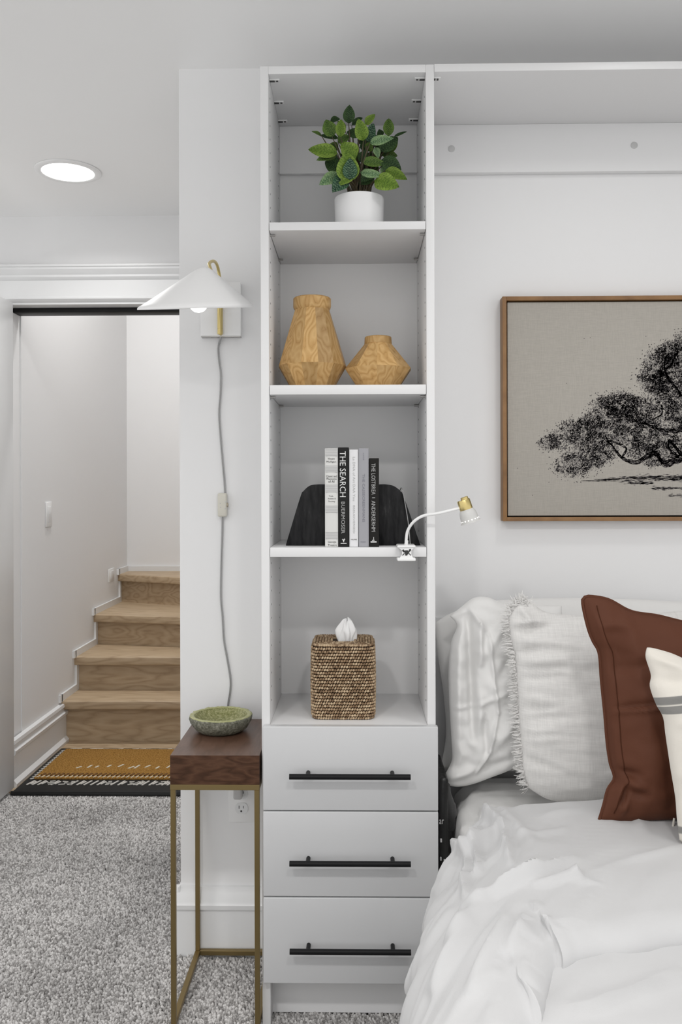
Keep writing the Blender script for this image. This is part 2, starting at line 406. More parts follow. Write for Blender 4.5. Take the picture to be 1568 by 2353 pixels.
# carpet pile: one short loop per tuft, visible part of the floor
def carpet():
    rng = np.random.default_rng(3)
    p = 0.0058
    xs = np.arange(-2.0, 0.34, p); ys = np.arange(1.55, YD - .05, p)
    X, Y = np.meshgrid(xs, ys); X = X.ravel() + rng.normal(0, .0016, X.size); Y = Y.ravel() + rng.normal(0, .0016, Y.size)
    keep = (X < -0.0 ) | (Y < 2.1)
    keep &= ~((X > XC - .004) & (Y > YW - .019))
    X, Y = X[keep], Y[keep]; n = X.size
    ang = rng.uniform(0, PI, n); lx = rng.uniform(.0026, .0045, n); ly = rng.uniform(.0019, .003, n); h = rng.uniform(.009, .015, n)
    tx = rng.normal(0, .002, n); ty = rng.normal(0, .002, n)
    ca, sa = np.cos(ang), np.sin(ang)
    V = np.zeros((n, 9, 3))
    for k, (u, v) in enumerate(((1, 1), (-1, 1), (-1, -1), (1, -1))):
        dx, dy = u * lx, v * ly
        V[:, k, 0] = X + (dx * ca - dy * sa) * .8; V[:, k, 1] = Y + (dx * sa + dy * ca) * .8; V[:, k, 2] = -.012
        V[:, 4 + k, 0] = X + dx * ca - dy * sa + tx * .7; V[:, 4 + k, 1] = Y + dx * sa + dy * ca + ty * .7; V[:, 4 + k, 2] = -.012 + h * .72
    V[:, 8, 0] = X + tx; V[:, 8, 1] = Y + ty; V[:, 8, 2] = -.012 + h
    base = np.arange(n)[:, None] * 9
    quads = np.concatenate([base + np.array([[a, (a + 1) % 4, 4 + (a + 1) % 4, 4 + a]]) for a in range(4)])
    tris = np.concatenate([base + np.array([[4 + a, 4 + (a + 1) % 4, 8]]) for a in range(4)])
    me = bpy.data.meshes.new('carpet_pile')
    nq, ntr = len(quads), len(tris)
    me.vertices.add(n * 9); me.vertices.foreach_set('co', V.reshape(-1))
    me.loops.add(nq * 4 + ntr * 3); me.loops.foreach_set('vertex_index', np.concatenate([quads.ravel(), tris.ravel()]).astype(np.int32))
    me.polygons.add(nq + ntr)
    me.polygons.foreach_set('loop_start', np.concatenate([np.arange(nq) * 4, nq * 4 + np.arange(ntr) * 3]).astype(np.int32))
    me.update(calc_edges=True); me.validate()
    me.polygons.foreach_set('use_smooth', [True] * len(me.polygons))
    me.materials.append(M_carpet)
    o = bpy.data.objects.new('carpet_pile', me); C.objects.link(o); o.parent = floor; o.location = -floor.location
    stuff(o)
carpet()

# door wall trim: head casing with a small crown, jamb, plain black strip under the head
def molding(name, prof, x0, x1, y, mats=M_trim):
    b = B(); prism(b, prof, lambda p, q, s: (s, y - p, q), x0, x1); return structure(obj(name, b, mats))
molding('trim_1', [(0, 2.0), (.006, 2.0), (.012, 2.004), (.02, 2.012), (.02, 2.018), (.016, 2.022), (.016, 2.088), (.02, 2.09), (.028, 2.100), (.028, 2.108), (.034, 2.114), (.044, 2.128), (.044, 2.136), (.05, 2.138), (.05, 2.146), (0, 2.146)], -2.5, XC, YD)
b = B(); bx(b, -1.44, -0.60, YD - .004, YD2, 1.992, 2.003); bx(b, -0.615, -0.60, YD, YD2, 0, 2.0)
structure(obj('trim_2', b, M_trim))
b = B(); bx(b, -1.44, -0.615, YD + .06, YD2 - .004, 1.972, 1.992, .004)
structure(obj('trim_3', b, M_jet))
# casing of another doorway on the hallway face of the bed wall: seen edge-on
b = B()
prism(b, [(0, 2.0), (.012, 2.004), (.018, 2.012), (.016, 2.02), (.016, 2.09), (.022, 2.1), (.03, 2.108), (.042, 2.122), (.042, 2.14), (0, 2.14)], lambda p, q, s: (XC - p * .55, s, q), 2.44, 3.30)
structure(obj('trim_4', b, M_trim))
# baseboards
BASE = [(0, -.012), (.016, -.012), (.016, .118), (.024, .122), (.026, .134), (.02, .142), (.016, .158), (.012, .162), (.008, .176), (0, .178)]
b = B(); prism(b, BASE, lambda p, q, s: (s, YW - p, q), XC - .012, -0.222)
prism(b, BASE, lambda p, q, s: (XC - p * .6, s, q), YW - .012, 2.43); structure(obj('baseboard_back', b, M_trim))
BASE2 = [(0, 0), (.026, 0), (.028, .014), (.018, .026), (.014, .03), (.014, .128), (.022, .136), (.024, .15), (.014, .158), (.014, .172), (.02, .178), (.018, .192), (0, .196)]
b = B(); prism(b, BASE2, lambda p, q, s: (XS + p, s, q), YD + .01, 4.225); structure(obj('baseboard_stair', b, M_trim))
b = B(); prism(b, BASE, lambda p, q, s: (s, YD - p, q), -2.5, -1.45); structure(obj('baseboard_door', b, M_trim))

# ------------------------------------------------------------------ staircase
stair = thing('staircase', 'oak winder stairs rising from the landing behind the doormat', 'stairs', (-1.0, 4.3, 0))
XR = -0.45
structure(obj('floor', bx(B(), XS, 0.6, YD - .04, 5.3, -0.06, 0.0), M_oak, smooth=False))
ZT = [.207, .381, .549, .719]
NL = [4.185, 4.39, 4.715, 5.205]      # nosing depth at the left wall
SL = [0.0, -0.01, -0.19, -0.46]       # change of depth per metre towards the right
TH = .042
def yline(i, X, off=0): return NL[i] + off + SL[i] * (X - XS)
for i in range(4):
    z = ZT[i]
    b = B()
    if i < 3: back = [(XR, yline(i + 1, XR, .05)), (XS, yline(i + 1, XS, .05))]
    else: back = [(XR, YS - .002), (XS, YS - .002)]
    poly = [(XS, yline(i, XS)), (XR, yline(i, XR))] + back
    prism(b, poly, lambda p, q, s: (p, q, s), z - TH, z)
    bmesh.ops.recalc_face_normals(b, faces=b.faces)
    es = [e for e in b.edges if all(abs(v.co.y - yline(i, v.co.x)) < .001 for v in e.verts) and abs(e.verts[0].co.z - e.verts[1].co.z) < 1e-4]
    bmesh.ops.bevel(b, geom=es, offset=.006, segments=3, profile=.5, affect='EDGES')
    obj('tread', b, M_oak, stair)
    z0 = 0 if i == 0 else ZT[i - 1]
    b = B()
    prism(b, [(XS, yline(i, XS, .042)), (XR, yline(i, XR, .042)), (XR, yline(i, XR, .06)), (XS, yline(i, XS, .06))], lambda p, q, s: (p, q, s), z0, z - TH)
    obj('riser', b, M_oak, stair, smooth=False)
# stepped skirting on the left wall and along the back wall
b = B()
for i in range(4):
    nxt = NL[i + 1] + .04 if i < 3 else YS
    bx(b, XS, XS + .011, NL[i] - .012, nxt, ZT[i], ZT[i] + .034)
    if i > 0: bx(b, XS, XS + .011, NL[i] + .008, NL[i] + .042, ZT[i - 1] + .034, ZT[i] - TH)
    bx(b, XS, XS + .011, NL[i] - .03, NL[i] - .002, ZT[i] - .002, ZT[i] + .034)
bx(b, XS, XR, YS - .011, YS, ZT[3], ZT[3] + .03)
structure(obj('trim_5', b, M_trim, smooth=False))
def wall_plate_x(name, label, cat, y, z, wy, wz):
    t = thing(name, label, cat, (XS, y, z - wz / 2))
    obj('cover_plate', bx(B(), XS, XS + .006, y - wy / 2, y + wy / 2, z - wz / 2, z + wz / 2, .002), M_white, t)
    b = B(); bx(b, XS + .004, XS + .0085, y - wy * .25, y + wy * .25, z - wz * .32, z + wz * .32, .0015)
    obj('rocker', b, M_trim, t)
    return t
p = at(107, 1182, 4.02)
wall_plate_x('light_switch', 'white rocker light switch on the stairwell wall', 'switch', 4.02, p.z, .075, .115)
wall_plate_x('step_light', 'small white square step light just above the stairs', 'light', 5.05, at(258, 1321, 5.05).z, .11, .076)

# doormat
mat_t = thing('doormat', 'orange coir doormat with black and white border in the doorway', 'doormat', (-1.02, 3.78, 0))
mx0, mx1, my0, my1 = -1.398, -0.64, 3.475, 4.085
b = B(); bx(b, mx0, mx1, my0, my1, 0.0, .010, .004); obj('rubber_backing', b, M_jet, mat_t)
b = B(); tube(b, [(mx0, my0 + .012, .008), (mx1, my0 + .012, .008)], .008, 10); obj('rubber_edge', b, M_jet, mat_t)
b = B(); bx(b, mx0 + .034, mx1 - .034, my0 + .168, my1 - .034, .008, .018, .004)
coir = obj('coir_pile', b, M_coir, mat_t)
def dashes(name, m, items, z):
    b = B()
    for (x, y, dx, dy, w) in items:
        d = Vector((dx, dy, 0)); n = Vector((-dy, dx, 0)).normalized() * w / 2
        vs = [Vector((x, y, z)) + n, Vector((x, y, z)) - n, Vector((x, y, z)) + d - n, Vector((x, y, z)) + d + n]
        lo = [b.verts.new(v) for v in vs]; hi = [b.verts.new(v + Vector((0, 0, .004))) for v in vs]
        b.faces.new(hi)
        for k in range(4): b.faces.new((lo[k], lo[(k + 1) % 4], hi[(k + 1) % 4], hi[k]))
    return stuff(obj(name, b, m, mat_t, smooth=False))
M_mark = mat('white_coir_print', (0.62, 0.58, 0.48), 0.9)
M_bmark = mat('border_white_print', (0.6, 0.58, 0.54), 0.9)
M_cdash = mat('brown_stitch', (0.12, 0.05, 0.01), 0.9)
it = []
for k in range(13): it.append((-1.22 + k * .043 + random.uniform(-.01, .01), 3.775 + random.uniform(-.012, .012), random.uniform(.008, .02), random.uniform(.02, .05), .009))
for k in range(33): it.append((mx0 + .045 + k * .020, my0 + .172, .012, .030, .006))
dashes('printed_marks', M_mark, it, .0155)
dashes('woven_notches', M_cdash, [(mx0 + .055 + k * .020, my0 + .190, .010, .034, .009) for k in range(32)], .0155)
it = []
x = mx0 + .03
while x < mx1 - .03:
    k = random.choice([0, 0, 1, 2, 2])
    if k == 0:
        for q in range(3): it.append((x + random.uniform(0, .02), my0 + .104 + q * .018, random.uniform(.012, .03), random.uniform(-.004, .01), .0055))
    elif k == 1: it.append((x, my0 + .1, .018, .05, .008))
    else:
        it.append((x, my0 + .1, .016, .05, .008)); it.append((x + .012, my0 + .11, .014, .03, .008))
    x += random.uniform(.022, .03)
x = mx0 + .05
while x < mx1 - .05:
    it.append((x, my1 - .022, random.uniform(.01, .03), random.uniform(-.008, .014), .008)); x += random.uniform(.014, .03)
for k in range(16): it.append((mx0 + .018, my0 + .17 + k * .026, .012, .012, .008))
dashes('border_pattern', M_bmark, it, .0085)

# open door leaf at the left edge of the frame
d1 = B(); bx(d1, -1.44, -1.404, 2.74, 3.535, .012, 1.995, .002)
door = structure(obj('door_1', d1, M_trim))

# ------------------------------------------------------------------ recessed lights
def downlight(X, Y, watts, label, z=CEIL):
    t = thing('recessed_light', label, 'ceiling light', (X, Y, z), None)
    b = B(); lathe(b, [(.113, -.0005), (.113, -.004), (.108, -.007), (.094, -.008), (.090, -.006), (.088, 0.0)], (X, Y, z), 48); obj('trim_ring', b, M_white, t)
    b = B(); lathe(b, [(.089, -.0052), (.06, -.0056), (0, -.006)], (X, Y, z), 48); obj('lens', b, M_lens, t)
    L = bpy.data.lights.new('downlight', 'AREA'); L.shape = 'DISK'; L.size = .17; L.energy = watts; L.color = (1, .985, .965); L.spread = math.radians(150)
    o = bpy.data.objects.new('downlight', L); C.objects.link(o); o.parent = t; o.location = (0, 0, -.012)
    return t
LB = ['round recessed light glowing in the ceiling near the doorway', 'recessed ceiling light over the carpet in front of the side table',
      'recessed ceiling light in front of the drawers', 'recessed ceiling light above the bed']
for (X, Y, w), l in zip(DOWN, LB): downlight(X, Y, w, l)
X, Y, Z, w = STAIR_LIGHT
downlight(X, Y, w, 'recessed ceiling light high above the stairs', 3.3)

# ------------------------------------------------------------------ shelf unit
YF = 2.0
cab = thing('shelf_unit', 'tall narrow white open shelf unit with three drawers', 'shelf unit', (-.02, 2.15, 0))
xl0, xl1, xr0, xr1 = -.220, -.201, .161, .180
YB = 2.306
zt0, zt1 = 2.189, 2.207
obj('side_panel', bx(B(), xl0, xl1, YF, YB + .008, 0, zt1, .0012), M_cab, cab)
obj('side_panel', bx(B(), xr0, xr1, YF, YB + .008, 0, zt1, .0012), M_cab, cab)
obj('top_panel', bx(B(), xl1, xr0, YF, YB, zt0, zt1, .001), M_cab, cab)
obj('back_panel', bx(B(), xl1, xr0, YB, YB + .008, .1, zt1), M_cab, cab, smooth=False)
obj('back_rail', bx(B(), xl1, xr0, YB - .016, YB, 2.064, zt0, .001), M_cab, cab)
def shelf(z0, z1, pins):
    s = obj('shelf', bx(B(), xl1 + .001, xr0 - .001, YF + .001, YB, z0, z1, .001), M_cab, cab)
    if pins:
        for X, sg in ((xl1, 1), (xr0, -1)):
            for Y in (YF + .03, YB - .055):
                b = B(); cyl(b, (X, Y, z0 - .003), (X + sg * .012, Y, z0 - .003), .0028, 10); obj('shelf_pin', b, M_nickel, s)
shelf(1.829, 1.848, True); shelf(1.451, 1.473, True); shelf(1.077, 1.099, False)
obj('drawer_deck', bx(B(), xl1, xr0, YF + .001, YB, .673, .691, .001), M_cab, cab)
# cam fittings under the top panel
for X, sg in ((xl1, 1), (xr0, -1)):
    for Y in (YF + .03, YF + .145, YF + .255):
        b = B()
        bx(b, min(X, X + sg * .024), max(X, X + sg * .024), Y - .007, Y + .007, zt0 - .0025, zt0, .0012)
        f = obj('cam_fitting', b, M_white, cab)
        b = B(); bx(b, min(X, X + sg * .012), max(X, X + sg * .012), Y - .0025, Y + .0025, zt0 - .0045, zt0 - .001)
        x2 = X + sg * .015; bx(b, min(x2, x2 + sg * .005), max(x2, x2 + sg * .005), Y - .002, Y + .002, zt0 - .004, zt0 - .001)
        obj('cam_lock', b, M_dark, f, smooth=False)
# system holes in the side panels
b = B()
for X in (xl1 + .0003, xr0 - .0003):
    for Y in (YF + .035, YB - .05):
        z = .74
        while z < 2.15:
            cyl(b, (X - .0002, Y, z), (X + .0002, Y, z), .0022, 8); z += .032
stuff(obj('peg_holes', b, M_dark, cab, smooth=False))
# drawers
def drawer(z0, z1):
    YD0 = 1.98
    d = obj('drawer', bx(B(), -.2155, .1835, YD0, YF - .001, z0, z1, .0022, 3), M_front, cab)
    zb = z0 + (z1 - z0) * .455
    b = B()
    tube(b, [(-.153, YD0 - .03, zb), (.119, YD0 - .03, zb)], .0062, 16)
    for X in (-.112, .079): cyl(b, (X, YD0 - .03, zb), (X, YD0 + .001, zb), .0048, 14)
    obj('handle', b, M_black, d)
    b = B(); bx(b, -.19, .15, YF + .002, YB - .01, z0 + .02, z1 - .03); obj('drawer_box', b, M_cab, d, smooth=False)
drawer(.5015, .6925); drawer(.3055, .4985); drawer(.107, .3025)
obj('kickboard', bx(B(), xl1, xr0, 2.05, 2.066, 0, .105), M_cab, cab, smooth=False)

# bridge over the bed
br = thing('bed_bridge', 'white panel surround bridging over the bed beside the shelf unit', 'bed surround', (1.0, 2.15, 0))
obj('top_panel', bx(B(), xr1 + .0005, 1.86, YF, YB + .008, zt0 + .001, zt1 + .001, .001), M_cab, br)
rail = obj('back_rail', bx(B(), xr1 + .0005, 1.86, YB - .012, YB + .008, 2.064, zt0 + .001, .001), M_cab, br)
for px, py in ((1038, 342), (1458, 334)):
    p = at(px, py, YB - .012); b = B()
    lathe(b, [(.009, 0), (.009, .0012), (.0075, .002), (0, .002)], (p.x, YB - .012, p.z), 20, Matrix.Rotation(PI / 2, 4, 'X')); obj('screw_cap', b, M_capg, rail)
b = B(); bx(b, xr1 + .0005, xr1 + .018, YF + .024, YF + .038, zt0 - .0015, zt0 + .001, .001); f = obj('cam_fitting', b, M_white, br)
b = B(); bx(b, xr1 + .001, xr1 + .006, YF + .0285, YF + .0335, zt0 - .004, zt0); bx(b, xr1 + .009, xr1 + .013, YF + .0285, YF + .0335, zt0 - .004, zt0); obj('cam_lock', b, M_dark, f, smooth=False)
obj('side_panel', bx(B(), 1.86, 1.88, YF, YB + .008, 0, zt1, .001), M_cab, br)
obj('back_panel', bx(B(), xr1 + .0005, 1.86, YB + .002, YB + .0095, 0, 0.892), M_cab, br, smooth=False)

# ------------------------------------------------------------------ things on the shelves
# vases
def vase(name, label, cx, Y, prof, nf, rot):
    t = thing(name, label, 'vase', (cx, Y, prof[0][1]))
    b = B()
    rings = []
    for r, z in prof:
        rings.append([Vector((cx + r * math.cos(2 * PI * k / nf + rot), Y + r * math.sin(2 * PI * k / nf + rot), z)) for k in range(nf)])
    for a, c in zip(rings, rings[1:]):          # every facet an island of its own: veneer pieces
        for k in range(nf):
            b.faces.new([b.verts.new(v) for v in (a[k], a[(k + 1) % nf], c[(k + 1) % nf], c[k])])
    b.faces.new([b.verts.new(v) for v in rings[0][::-1]])
    obj('body', b, M_vase, t, smooth=False)
    return t
s = 1.06 / 1000
p = at(718, 882, 2.12); zb = 1.4736
v1 = vase('wooden_vase', 'tall faceted wooden vase with a thick round rim', p.x, 2.12,
          [(.050, zb), (.0835, zb + .058), (.0425, zb + .196)], 13, .1)
b = B(); lathe(b, [(.041, zb + .193), (.0445, zb + .198), (.046, zb + .203), (.046, zb + .222), (.0435, zb + .2245), (.036, zb + .2245), (.034, zb + .220), (.034, zb + .12), (0, zb + .12)], (p.x, 2.12, 0), 40)
obj('rim', b, M_vase, v1)
p = at(869.5, 882, 2.12)
v2 = vase('wooden_vase', 'short squat faceted wooden vase beside the tall one', p.x, 2.12,
          [(.049, zb), (.083, zb + .050), (.034, zb + .111)], 10, .25)
b = B(); lathe(b, [(.031, zb + .108), (.0335, zb + .112), (.0325, zb + .1275), (.031, zb + .129), (.025, zb + .129), (.024, zb + .05), (0, zb + .05)], (p.x, 2.12, 0), 36)
obj('rim', b, M_vase, v2)

# books
def text_mesh(s, size=1.0):
    c = bpy.data.curves.new('t', 'FONT'); c.body = s; c.size = size; c.resolution_u = 2
    o = bpy.data.objects.new('t', c); C.objects.link(o)
    dg = bpy.context.evaluated_depsgraph_get(); dg.update()
    me = bpy.data.meshes.new_from_object(o.evaluated_get(dg))
    bpy.data.objects.remove(o); bpy.data.curves.remove(c)
    n = len(me.vertices); co = np.zeros(n * 3); me.vertices.foreach_get('co', co); co = co.reshape(-1, 3)
    fs = [list(p.vertices) for p in me.polygons]; bpy.data.meshes.remove(me)
    return co, fs
def text_part(name, s, m, parent, Y, x0, x1, z0, z1, down=False):
    "text stretched to fill the rectangle; down: reading from top to bottom, facing -Y"
    co, fs = text_mesh(s)
    mn, mx = co.min(0), co.max(0); u = (co[:, 0] - mn[0]) / (mx[0] - mn[0]); v = (co[:, 1] - mn[1]) / (mx[1] - mn[1])
    out = np.zeros_like(co); out[:, 1] = Y
    if down: out[:, 2] = z1 + (z0 - z1) * u; out[:, 0] = x0 + (x1 - x0) * v
    else: out[:, 0] = x0 + (x1 - x0) * u; out[:, 2] = z0 + (z1 - z0) * v
    return npobj(name, out, fs, m, parent, smooth=False)
ZS = 1.0995
YBK = 2.012
def fx(px, Y=YBK): return at(px, 1150, Y).x
def fz(py, Y=YBK): return at(820, py, Y).z
def book(label, px0, px1, ptop, col, rough=0.5, hard=True, depth=.155):
    x0, x1 = fx(px0), fx(px1); zt = fz(ptop)
    t = thing('book', label, 'book', ((x0 + x1) / 2, YBK + depth / 2, ZS), 'books between the black bookends')
    m = mat('book_cover', col, rough, spec=.12)
    th = .0022
    b = B()
    w = x1 - x0; n = 8                       # cover: rounded spine and two boards as one bent sheet
    outer = [(x1, YBK + depth)] + [(x0 + w / 2 + w / 2 * math.cos(PI * k / n) , YBK + .003 - .003 * math.sin(PI * k / n)) for k in range(n + 1)] + [(x0, YBK + depth)]
    inner = [(x0 + th, YBK + depth)] + [(x0 + w / 2 - (w / 2 - th) * math.cos(PI * k / n), YBK + .003 + th - .003 * math.sin(PI * k / n)) for k in range(n + 1)] + [(x1 - th, YBK + depth)]
    ring = outer + inner
    lo = [b.verts.new((x, y, ZS + .0002)) for x, y in ring]; hi = [b.verts.new((x, y, zt)) for x, y in ring]
    N = len(ring); h = N // 2
    for i in range(N): b.faces.new((lo[i], lo[(i + 1) % N], hi[(i + 1) % N], hi[i]))
    for i in range(h - 1):
        j = N - 1 - i
        b.faces.new((lo[i], lo[j], lo[j - 1], lo[i + 1])); b.faces.new((hi[i], hi[i + 1], hi[j - 1], hi[j]))
    obj('cover', b, m, t, smooth=40)
    obj('page_block', bx(B(), x0 + th + .0002, x1 - th - .0002, YBK + .007, YBK + depth - .004, ZS + .002, zt - .003), M_page, t, smooth=False)
    return t, x0, x1, zt
YT = YBK - .0006
M_band = mat('pale_grey_print', (.58, .58, .575), .7); M_ink = mat('black_ink', (0.03, 0.03, 0.03), 0.7); M_gink = mat('grey_ink', (0.42, 0.42, 0.42), 0.7)
M_lav = mat('slate_ink', (0.20, 0.20, 0.235), 0.7); M_wink = mat('white_ink', (0.72, 0.72, 0.72), 0.6); M_sil = mat('silver_ink', (0.42, 0.42, 0.42), 0.5)
t, x0, x1, zt = book('thick off-white book with grey spine bands, leftmost of the row', 747, 777, 1030, (0.70, 0.70, 0.685))
def hz(y): return fz(1010 + y * 180 / 1568)
def hx(x): return fx(720 + x * 180 / 1568)
for a, c in ((195, 320), (525, 645), (910, 1045), (1330, 1455), (1860, 1980)):
    n = 5; bd = B(); bx(bd, x0 + .0015, x1 - .0005, YT + .0001, YT + .0008, hz(c), hz(a))
    for k in range(n):
        zz = hz(a + (c - a) * k / (n - 1)); bx(bd, x0 + .0015, x1 - .0005, YT, YT + .0008, zz - .0007, zz + .0006, mi=1)
    stuff(obj('spine_band', bd, [M_band, M_gink], t, smooth=False))
for s, a, c, l, r in (('Vincent', 360, 400, 295, 435), ('Mulligan', 425, 470, 270, 460), ('Classic and', 710, 755, 262, 475), ('Phantoms', 765, 805, 270, 470), ('of AI', 815, 862, 305, 425),
                      ('Truth,', 1115, 1150, 315, 405), ('Artistry &', 1165, 1205, 295, 450), ('Society', 1220, 1262, 305, 440), ('Georgia', 2030, 2075, 295, 460), ('Theatre', 2090, 2130, 290, 470)):
    text_part('spine_text', s, M_ink, t, YT, hx(l), hx(r), hz(c), hz(a))
t, x0, x1, zt = book('black book lettered THE SEARCH in white on its spine', 777.5, 802, 1028, (0.018, 0.018, 0.018), 0.4)
text_part('spine_title', 'THE SEARCH', M_wink, t, YT, hx(535), hx(655), hz(1150), hz(235), True)
text_part('spine_author', 'BUERMOSER', M_sil, t, YT, hx(562), hx(635), hz(1880), hz(1245), True)
b = B(); lathe(b, [(.0016, 0), (.0016, .0004), (0, .0004)], (hx(590), YT, hz(2000)), 12, Matrix.Rotation(PI / 2, 4, 'X')); lathe(b, [(.0016, 0), (.0016, .0004), (0, .0004)], (hx(625), YT, hz(1995)), 12, Matrix.Rotation(PI / 2, 4, 'X'))
prism(b, [(hx(580), hz(2000)), (hx(632), hz(2000)), (hx(610), hz(2060))], lambda p, q, s: (p, s, q), YT - .0004, YT)
bx(b, hx(548), hx(668), YT - .0003, YT, hz(2085), hz(2070)); obj('publisher_mark', b, M_wink, t, smooth=False)
t, x0, x1, zt = book('slim white book with small grey letters down its spine', 803, 823.5, 1033, (0.76, 0.76, 0.775))
text_part('spine_title', 'La DNA of Art DAA You', M_gink, t, YT, hx(795), hx(843), hz(1230), hz(350), True)
text_part('spine_author', 'BSSUOVERSED', M_gink, t, YT, hx(798), hx(836), hz(1880), hz(1320), True)
text_part('publisher_mark', 'HUNK', M_ink, t, YT, hx(755), hx(878), hz(2015), hz(1985))
t, x0, x1, zt = book('plain grey book with faint darker lettering, right of the slim white one', 824.5, 848, 1030, (0.36, 0.36, 0.385))
text_part('spine_title', 'THE CASSECREENMANS', M_lav, t, YT, hx(985), hx(1035), hz(1650), hz(690), True)
text_part('spine_author', 'KATE', M_lav, t, YT, hx(1000), hx(1022), hz(410), hz(275), True)
b = B(); bx(b, hx(950), hx(1050), YT - .0002, YT, hz(2055), hz(2045)); obj('publisher_mark', b, M_lav, t, smooth=False)
t, x0, x1, zt = book('shortest black book with dense pale spine lettering, rightmost of the row', 849, 871.5, 1053, (0.016, 0.015, 0.014), 0.45)
text_part('spine_title', 'THE LOSTBREA', M_sil, t, YT, hx(1168), hx(1248), hz(1105), hz(480), True)
b = B(); bx(b, hx(1180), hx(1240), YT - .0002, YT, hz(1175), hz(1160)); obj('spine_divider', b, M_sil, t, smooth=False)
text_part('spine_author', 'ANDERSERHM', M_sil, t, YT, hx(1168), hx(1245), hz(1840), hz(1225), True)
b = B(); bx(b, hx(1148), hx(1268), YT - .0002, YT, hz(2060), hz(2038)); bx(b, hx(1205), hx(1215), YT - .0002, YT, hz(2020), hz(1950)); bx(b, hx(1180), hx(1225), YT - .0002, YT, hz(2025), hz(2010)); obj('publisher_mark', b, M_wink, t, smooth=False)

# bookends
YE = 2.06
def bookend(label, pts, sgn):
    P = [(v.x, v.y) for v in catmull([(at(px, py, YE).x, at(px, py, YE).z, 0) for px, py in pts], 6)]
    P = [q for q in P if q[1] > ZS + .004]
    xo, xi = at(pts[0][0], yb, YE).x, at(pts[-1][0], 1113, YE).x
    P = [(xo, ZS)] + P + [(xi, ZS)]
    b = B(); prism(b, P, lambda p, q, s: (p, s, q), YE, YE + .06)
    bmesh.ops.recalc_face_normals(b, faces=b.faces)
    es = [e for e in b.edges if abs(e.verts[0].co.y - e.verts[1].co.y) < 1e-5]
    bmesh.ops.bevel(b, geom=es, offset=.0015, segments=2, profile=.5, affect='EDGES')
    return tag(obj('bookend', b, M_marble, smooth=30), label, 'bookend')
zpy = lambda z: 1120 + (CZ - z) / YE * 2000 + 1
yb = zpy(ZS)
be = bookend('black marble arch bookend left of the books', [(657, yb), (660, yb - 12), (690, 1143), (698, 1128), (712, 1116), (730, 1113), (752, 1113)], 1)
be2 = bookend('black marble arch bookend right of the books, behind the clip lamp', [(967, yb), (963, yb - 12), (929, 1143), (920, 1128), (906, 1117), (888, 1113), (867, 1113)], -1)

# tissue box: coiled rattan rows over a dark core
YTB = 2.115
tb = thing('tissue_box_cover', 'woven brown rattan tissue box cover on the lowest shelf', 'tissue box', (at(790, 1632, YTB).x, YTB, .691))
cx = tb.location.x; hw = .0735; z0 = .6916; z1 = .6916 + .178
def rsq(hw, r, n):      # rounded square outline, n points
    pts = []
    L = 2 * (hw - r); per = 4 * L + 2 * PI * r
    for k in range(n):
        d = per * k / n; side = 0
        while True:
            if d < L: p = (-hw + r + d, -hw); break
            d -= L
            if d < PI * r / 2:
                a = d / r; p = (hw - r + r * math.sin(a), -hw + r - r * math.cos(a)); break
            d -= PI * r / 2; side += 1
            if side > 3: p = (-hw + r, -hw); break
            # rotate frame
            continue
        x, y = p
        for _ in range(side): x, y = -y, x
        pts.append((x, y))
    return pts
b = B(); prism(b, rsq(hw - .004, .018, 48), lambda p, q, s: (cx + p, YTB + q, s), z0, z1 - .006); obj('core', b, M_rattan_dark, tb)
def beads(spots):
    "short stubby wraps: (centre, along, outward, half-length, half-height)"
    V = []; Fs = []
    for c, al, up, hl, hh, out in spots:
        i0 = len(V)
        for s_, w in ((-1, .55), (0, 1.0), (1, .55)):
            for k in range(6):
                a = 2 * PI * k / 6
                V.append(c + al * hl * s_ + up * hh * w * math.cos(a) + out * .0034 * w * math.sin(a))
        for r in range(2):
            for k in range(6): Fs.append([i0 + r * 6 + k, i0 + r * 6 + (k + 1) % 6, i0 + r * 6 + 6 + (k + 1) % 6, i0 + r * 6 + 6 + k])
        Fs.append([i0 + k for k in range(6)][::-1]); Fs.append([i0 + 12 + k for k in range(6)])
    return V, Fs
spots = []
NR = 25; NB = 92
for r in range(NR):
    z = z0 + .0035 + (z1 - z0 - .008) * r / (NR - 1)
    f = r / (NR - 1)
    h = hw + .0015 * math.sin(f * PI) - (.004 if r == NR - 1 else 0) - (.002 if r == 0 else 0)
    ring = rsq(h, .02, NB)
    off = .5 * (r % 2)
    for k in range(NB):
        x, y = ring[k]; x2, y2 = ring[(k + 1) % NB]; x3, y3 = ring[k - 1]
        al = Vector((x2 - x3, y2 - y3, 0)).normalized(); out = Vector((al.y, -al.x, 0))
        c = Vector((cx + x + (x2 - x) * off, YTB + y + (y2 - y) * off, z + random.uniform(-.0005, .0005)))
        spots.append((c, (al + Vector((0, 0, random.uniform(-.1, .5)))).normalized(), Vector((0, 0, 1)), .0028, .0036, out))
V, Fs = beads(spots); stuff(npobj('weave', V, Fs, M_rattan, tb))
spots = []
h = hw - .004; q = 0
while h > .022:
    n = max(12, int(8 * h / .0058)); ring = rsq(h, min(.02, h * .4), n)
    for k in range(n):
        x, y = ring[k]; x2, y2 = ring[(k + 1) % n]; al = Vector((x2 - x, y2 - y, 0)).normalized()
        spots.append((Vector((cx + x, YTB + y, z1 - .004)), al, Vector((al.y, -al.x, 0)), .0028, .0034, Vector((0, 0, 1))))
    h -= .0068
V, Fs = beads(spots); stuff(npobj('top_weave', V, Fs, M_rattan, tb))
